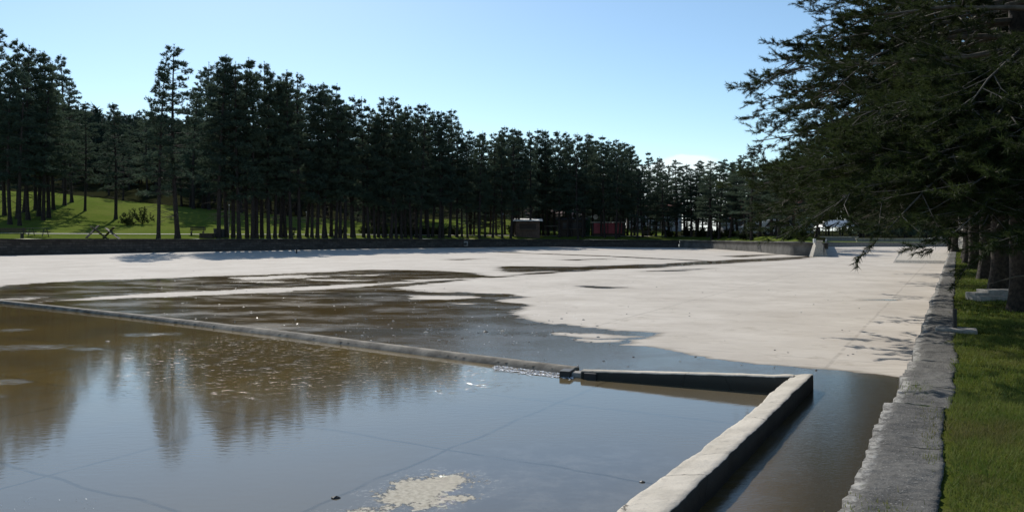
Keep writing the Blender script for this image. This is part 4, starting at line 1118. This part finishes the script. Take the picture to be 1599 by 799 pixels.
# ------------------------------------------------------------------ buildings and stalls
def gable_house(name, px, s, L, W, H, RH, wall, roof, label, rz=0, windows=3, chim=False, z=None, sink=.5):
    x, y, zz = tpos(px, s); t = empty(name, (x, y, zz), rz)
    wm = MB().prism([(-W/2, -sink), (W/2, -sink), (W/2, H), (0, H+RH), (-W/2, H)], -L/2, L/2); wm.build('wall', M[wall], t)
    r_ = MB(); ov = .5; sl = RH/(W/2)
    for sg in (-1, 1):
        prof = [(0, H+RH+.03), (sg*(W/2+ov), H-ov*sl+.03), (sg*(W/2+ov), H-ov*sl+.19), (0, H+RH+.19)]
        if sg == 1: prof = prof[::-1]
        r_.prism(prof, -L/2-.4, L/2+.4)
    ro = r_.build('roof', M[roof], t)
    if chim: MB().box(L*.2, L*.2+.7, .3, 1.0, H, H+RH+.9).build('chimney', M['cream'], ro)
    for k in range(windows):
        xw = -L/2+L*(k+.5)/windows
        if k == windows//2:
            MB().box(xw-.5, xw+.5, -W/2-.05, -W/2-.003, 0, 2.1).build('door', M['wood'], t)
        else:
            f = MB().box(xw-.6, xw+.6, -W/2-.06, -W/2-.003, 1.0, 2.2).build('window', M['white'], t)
            MB().box(xw-.5, xw+.5, -W/2-.075, -W/2-.062, 1.1, 2.1).build('pane', M['glass'], f)
    return tag(t, label, 'house')
gable_house('timber_house', 862, 34, 9, 6, 2.2, 1.6, 'brownwall', 'pinkroof', 'brown timber house with faded pink roof behind the kiosks', .1, 3)
gable_house('house', 1193, 62, 10, 7, 3.2, 2.4, 'cream', 'rooftile', 'pale house with orange-red tiled roof seen between the corner pines', -.3, 5, True)
gable_house('house', 1163, 80, 8, 6, 2.4, 1.4, 'cream', 'rooftile', 'lower red-roofed house left of the bigger one behind the corner pines', .2, 3)
gable_house('house', 1215, 95, 12, 7, 6.2, 2.0, 'cream', 'rooftile', 'tall red-roofed house farthest behind the corner pines', .1, 5, True)
gable_house('house', 1020, 110, 14, 8, 5, 2.4, 'cream', 'rooftile', 'pale long house hidden behind the thin pines', -.1, 5)
gable_house('house', 1592+0, 0, 9, 6, 3.2, 1.6, 'cream', 'rooftile', 'x', 0, 3) if False else None
# building seen past the thick trunk on the right
t = empty('cafe_building', (44.5, 68, .5), -.3)
MB().box(-5, 5, -3, 3, -.3, 3.4).build('wall', M['cream'], t); MB().box(-5.5, 5.5, -3.6, 3.4, 3.402, 3.7).build('roof', M['white'], t)
for k in range(4):
    f = MB().box(-4.4+k*2.3, -2.9+k*2.3, -3.06, -3.003, 1.2, 2.6).build('window', M['white'], t); MB().box(-4.25+k*2.3, -3.05+k*2.3, -3.08, -3.062, 1.3, 2.5).build('pane', M['glass'], f)
MB().box(-5, 5, -3.5, -3.1, .0, .9).build('counter', M['orange'], t)
tag(t, 'white building with an orange counter glimpsed past the right-hand trunks', 'building')

def kiosk(name, px, s, W, D, H, wall, roof, label, cat, rz=0, over=.4, panels=0, pcol='dark'):
    t = empty(name, tpos(px, s), rz)
    MB().box(-W/2, W/2, -D/2, D/2, -.3, H).build('body', M[wall], t, bevel=.02)
    V = [(-W/2-over, -D/2-over, H+.06), (W/2+over, -D/2-over, H+.06), (W/2+over, D/2+over, H+.35), (-W/2-over, D/2+over, H+.35)]
    V += [(a, b, c+.09) for a, b, c in V]
    mesh_np('roof', V, [(0,3,2,1),(4,5,6,7),(0,1,5,4),(1,2,6,5),(2,3,7,6),(3,0,4,7)], M[roof], t)
    MB().box(-W*.35, W*.35, -D/2-.03, -D/2-.003, 1.0, H-.3).build('shutter', M[pcol], t)
    MB().box(-W*.38, W*.38, -D/2-.3, -D/2-.004, .92, .98).build('counter', M['woodgrey'], t)
    return tag(t, label, cat)
kiosk('kiosk', 824, 4.5, 3.2, 2.2, 2.0, 'brownwall', 'white', 'dark brown kiosk with a white roof under the pines', 'kiosk', pcol='wood')
kiosk('kiosk', 893, 6, 3.6, 2.2, 2.1, 'wood', 'dark', 'black-brown closed stall right of the white-roofed kiosk', 'kiosk')
kiosk('kiosk', 912, 10, 1.6, 1.6, 2.4, 'green', 'green', 'small green booth peeping out behind the dark stall', 'kiosk', pcol='green')
# red stall of three panels
t = empty('red_stall', tpos(949, 7), -.1)
for k in range(4):
    MB().box(-1.9+k*.98, -1.9+k*.98+.86, -.9, -.8, .35, 1.75).build('panel', M['red'], t, bevel=.02)
MB().box(-2.0, 2.05, -.78, .8, -.2, 1.7).build('body', M['wood'], t); MB().box(-2.2, 2.2, -1.1, 1.0, 1.82, 1.9).build('roof', M['cream'], t)
for sx in (-2.05, 2.05): MB().box(sx-.04, sx+.04, -1.05, -.97, -.2, 1.818).build('post', M['dark'], t)
tag(t, 'market stall with bright red front panels and pale roof', 'stall')
# dark open shelters / long tables to the right of it
for px, s, lab in ((868, 5, 'thin-legged open shelter frame between kiosk and dark stall'), (1030, 7, 'low long shelter table near the end of the stone wall')):
    t = empty('shelter', tpos(px, s), -.05); MB().box(-1.6, 1.6, -.7, .7, 1.35, 1.42).build('roof', M['woodgrey'], t)
    for sx in (-1.45, 1.45):
        for sy in (-.6, .6): MB().box(sx-.05, sx+.05, sy-.05, sy+.05, -.1, 1.348).build('post', M['wood'], t)
    MB().box(-1.3, 1.3, -.3, .3, .6, .66).build('tabletop', M['wood'], t)
    tag(t, lab, 'shelter')
# white round tank lamp seen above the stalls
t = empty('round_sign', tpos(930, 9), 0); MB().tube((0, 0, 0), (0, 0, 2.3), .05, .05, 8).build('post', M['dark'], t); MB().tube((0, -.05, 2.62), (0, .03, 2.62), .33, .33, 20).build('plate', M['white'], t)
tag(t, 'white round plate on a dark post above the stalls', 'sign')

# cars
def car(loc, rz, paint, label, tall=False, sc=1.0):
    t = empty('parked_car', loc, rz); t.scale = (sc,)*3; H = 1.75 if tall else 1.45; W = .88
    prof = [(-2.15, .35), (-2.2, .75), (-1.3, .92), (-.75, H-.05), (-.4, H), (1.2, H), (1.75, H-.1) if tall else (1.35, H-.06), (2.1, .95), (2.15, .4)]
    # body extruded along x from profile in (y,z)
    MB().prism([(a, b) for a, b in prof], -W, W).build('body', M[paint], t, bevel=.09)
    MB().prism([(-1.2, .95), (-.72, H-.12), (1.15, H-.12), (1.7, .95)], -W-.012, W+.012).build('side_window', M['glass'], t)
    ws = MB().prism([(-1.38, .96), (-1.34, .96), (-.80, H-.1), (-.84, H-.1)], -.74, .74).build('windscreen', M['glass'], t)
    for sx in (-1, 1):
        for yy in (-1.35, 1.35):
            w_ = MB().tube((sx*(W-.16), yy, .33), (sx*(W+.03), yy, .33), .33, .33, 16).build('wheel', M['rubber'], t)
            MB().tube((sx*(W+.031), yy, .33), (sx*(W+.04), yy, .33), .2, .2, 12).build('rim', M['concgrey'], w_)
        MB().box(sx*.6-.15, sx*.6+.15, -2.24, -2.18, .6, .74).build('headlight', M['white'], t)
    return tag(t, label, 'car')
x, y, z = tpos(776, 52); car((x, y, z), R(70), 'carblue', 'dark navy car parked on the grass slope behind the trunks', True)
x, y, z = tpos(1184, 14); car((x, y, z), R(85), 'white', 'white car behind the far wall below the red-roofed house')
x, y, z = tpos(1217, 18); car((x, y, z), R(80), 'white', 'white car to the right of the other white car by the corner pines', True)

# far right end: low grey parapet, white marquee, rubble, red canopy, second parapet
def at_floor(px, Y, z): return ((px-CX)/FPX*Y, Y, z)
t = empty('marquee', at_floor(1306, 150, .7))
V = [(-3.4,-2,2.1),(3.4,-2,2.1),(3.4,2,2.1),(-3.4,2,2.1),(-2.2,0,3.4),(2.2,0,3.4)]
mesh_np('canopy', V, [(0,1,5,4),(1,2,5),(2,3,4,5),(3,0,4)], M['white'], t)
for sx in (-3.3, 0, 3.3):
    for sy in (-1.9, 1.9): MB().box(sx-.05, sx+.05, sy-.05, sy+.05, -.3, 2.098).build('post', M['dark'], t)
tag(t, 'white pitched marquee roof on thin posts beyond the far end', 'marquee')
t = empty('parapet', at_floor(1300, 112, .6)); MB().box(-3.5, 3.5, -.2, .2, -.3, .55).build('body', M['concgrey'], t, bevel=.03); MB().box(-3.6, 3.6, -.26, .26, .552, .66).build('coping', M['conc'], t)
tag(t, 'grey parapet block behind the tapered pillar', 'parapet')
t = empty('parapet', at_floor(1440, 108, .5)); MB().box(-9, 5, -.2, .2, -.3, .45).build('body', M['concgrey'], t, bevel=.03); MB().box(-9.1, 5.1, -.26, .26, .452, .54).build('coping', M['conc'], t)
tag(t, 'long low grey parapet at the far right end of the basin', 'parapet')
V = []; F = []
for k in range(240):
    a_ = rng.random()*6.28; rr_ = rng.random()**.6; r_ = rng.uniform(.1, .42)
    rock((math.cos(a_)*3.6*rr_, math.sin(a_)*2*rr_, 1.35*(1-rr_)*rng.uniform(.4, 1)), r_, V, F, k)
o = mesh_np('rubble_heap', V, F, M['rubble']); o.location = at_floor(1478, 116, .45); tag(o, 'heap of grey broken stone where the right wall meets the far end', 'rubble heap')
t = empty('red_canopy', at_floor(1497, 112, .45), -.2)
V = [(-1.5,-1,1.15),(1.5,-1,1.15),(1.5,1,1.15),(-1.5,1,1.15),(0,0,1.7)]
mesh_np('canopy', V, [(0,1,4),(1,2,4),(2,3,4),(3,0,4),(0,3,2,1)], M['red'], t)
for sx in (-1.4, 1.4):
    for sy in (-.9, .9): MB().tube((sx, sy, -.1), (sx, sy, 1.15), .04, .04, 6).build('post', M['dark'], t)
tag(t, 'small bright red canopy beyond the end of the lawn', 'canopy')

# ------------------------------------------------------------------ sky, sun, camera
SUN_AZ, SUN_EL = R(-19), R(36)     # azimuth from +Y towards +X
w = bpy.data.worlds.new('World'); bpy.context.scene.world = w; w.use_nodes = True
nt = w.node_tree; bg = nt.nodes['Background']; bg.inputs[1].default_value = .128
sky = nt.nodes.new('ShaderNodeTexSky'); sky.sky_type = 'NISHITA'; sky.sun_disc = False
sky.sun_elevation = SUN_EL; sky.sun_rotation = SUN_AZ; sky.altitude = 800; sky.air_density = 1.0; sky.dust_density = .45; sky.ozone_density = 2.5
tc = nt.nodes.new('ShaderNodeTexCoord')
def wn_(typ, **kw):
    n_ = nt.nodes.new(typ)
    for k, v in kw.items(): setattr(n_, k, v)
    return n_
mp = wn_('ShaderNodeMapping'); mp.inputs['Scale'].default_value = (1.0, 1.0, 3.2); nt.links.new(tc.outputs['Generated'], mp.inputs[0])
nz = wn_('ShaderNodeTexNoise'); nz.inputs['Scale'].default_value = 5.5; nz.inputs['Detail'].default_value = 7; nz.inputs['Roughness'].default_value = .55
nt.links.new(mp.outputs[0], nz.inputs['Vector'])
sx_ = wn_('ShaderNodeSeparateXYZ'); nt.links.new(tc.outputs['Generated'], sx_.inputs[0])
m1 = wn_('ShaderNodeMapRange', interpolation_type='SMOOTHSTEP'); m1.inputs[1].default_value = .125; m1.inputs[2].default_value = .055; nt.links.new(sx_.outputs[2], m1.inputs[0])
m2 = wn_('ShaderNodeMath', operation='MULTIPLY_ADD'); nt.links.new(m1.outputs[0], m2.inputs[0]); m2.inputs[1].default_value = .42; nt.links.new(nz.outputs['Fac'], m2.inputs[2])
cn = wn_('ShaderNodeVectorMath', operation='SUBTRACT'); nt.links.new(tc.outputs['Generated'], cn.inputs[0]); cn.inputs[1].default_value = (.222, .968, .088)
cm = wn_('ShaderNodeVectorMath', operation='MULTIPLY'); nt.links.new(cn.outputs[0], cm.inputs[0]); cm.inputs[1].default_value = (1, 1, 3.6)
cl = wn_('ShaderNodeVectorMath', operation='LENGTH'); nt.links.new(cm.outputs[0], cl.inputs[0])
cr = wn_('ShaderNodeMapRange', interpolation_type='SMOOTHSTEP'); cr.inputs[1].default_value = .085; cr.inputs[2].default_value = .0; nt.links.new(cl.outputs['Value'], cr.inputs[0])
ca = wn_('ShaderNodeMath', operation='MULTIPLY_ADD'); nt.links.new(cr.outputs[0], ca.inputs[0]); ca.inputs[1].default_value = .30; nt.links.new(m2.outputs[0], ca.inputs[2]); m2 = ca
m3 = wn_('ShaderNodeMapRange', interpolation_type='SMOOTHSTEP'); m3.inputs[1].default_value = .76; m3.inputs[2].default_value = .86; nt.links.new(m2.outputs[0], m3.inputs[0])
m3.inputs[4].default_value = .8
mx = wn_('ShaderNodeMix', data_type='RGBA'); nt.links.new(m3.outputs[0], mx.inputs[0]); nt.links.new(sky.outputs[0], mx.inputs[6]); mx.inputs[7].default_value = (8.2, 8.4, 8.8, 1)
tn = wn_('ShaderNodeMix', data_type='RGBA', blend_type='MULTIPLY'); tn.inputs[0].default_value = 1; tn.inputs[7].default_value = (.95, 1.03, 1.0, 1)
nt.links.new(mx.outputs[2], tn.inputs[6]); nt.links.new(tn.outputs[2], bg.inputs[0])

sd = bpy.data.lights.new('sun', 'SUN'); sd.energy = 4.7; sd.angle = R(.5); sd.color = (1.0, .955, .88)
so = bpy.data.objects.new('sun', sd); C.objects.link(so)
dirv = Vector((math.sin(SUN_AZ)*math.cos(SUN_EL), math.cos(SUN_AZ)*math.cos(SUN_EL), math.sin(SUN_EL)))
so.rotation_euler = dirv.to_track_quat('Z', 'Y').to_euler(); so.location = dirv*200

cd = bpy.data.cameras.new('camera'); cam = bpy.data.objects.new('camera', cd); C.objects.link(cam)
cam.location = (0, 0, EYE); cam.rotation_euler = (R(90), 0, 0)
cd.sensor_width = 36; cd.lens = FPX/1599*36; cd.shift_y = -(399.5-HY)/1599; cd.shift_x = (799.5-CX)/1599
cd.clip_start = .05; cd.clip_end = 20000
sc_ = bpy.context.scene; sc_.camera = cam
sc_.view_settings.view_transform = 'Standard'; sc_.view_settings.look = 'None'; sc_.view_settings.exposure = 0; sc_.view_settings.gamma = 1
print('objects', len(bpy.data.objects))
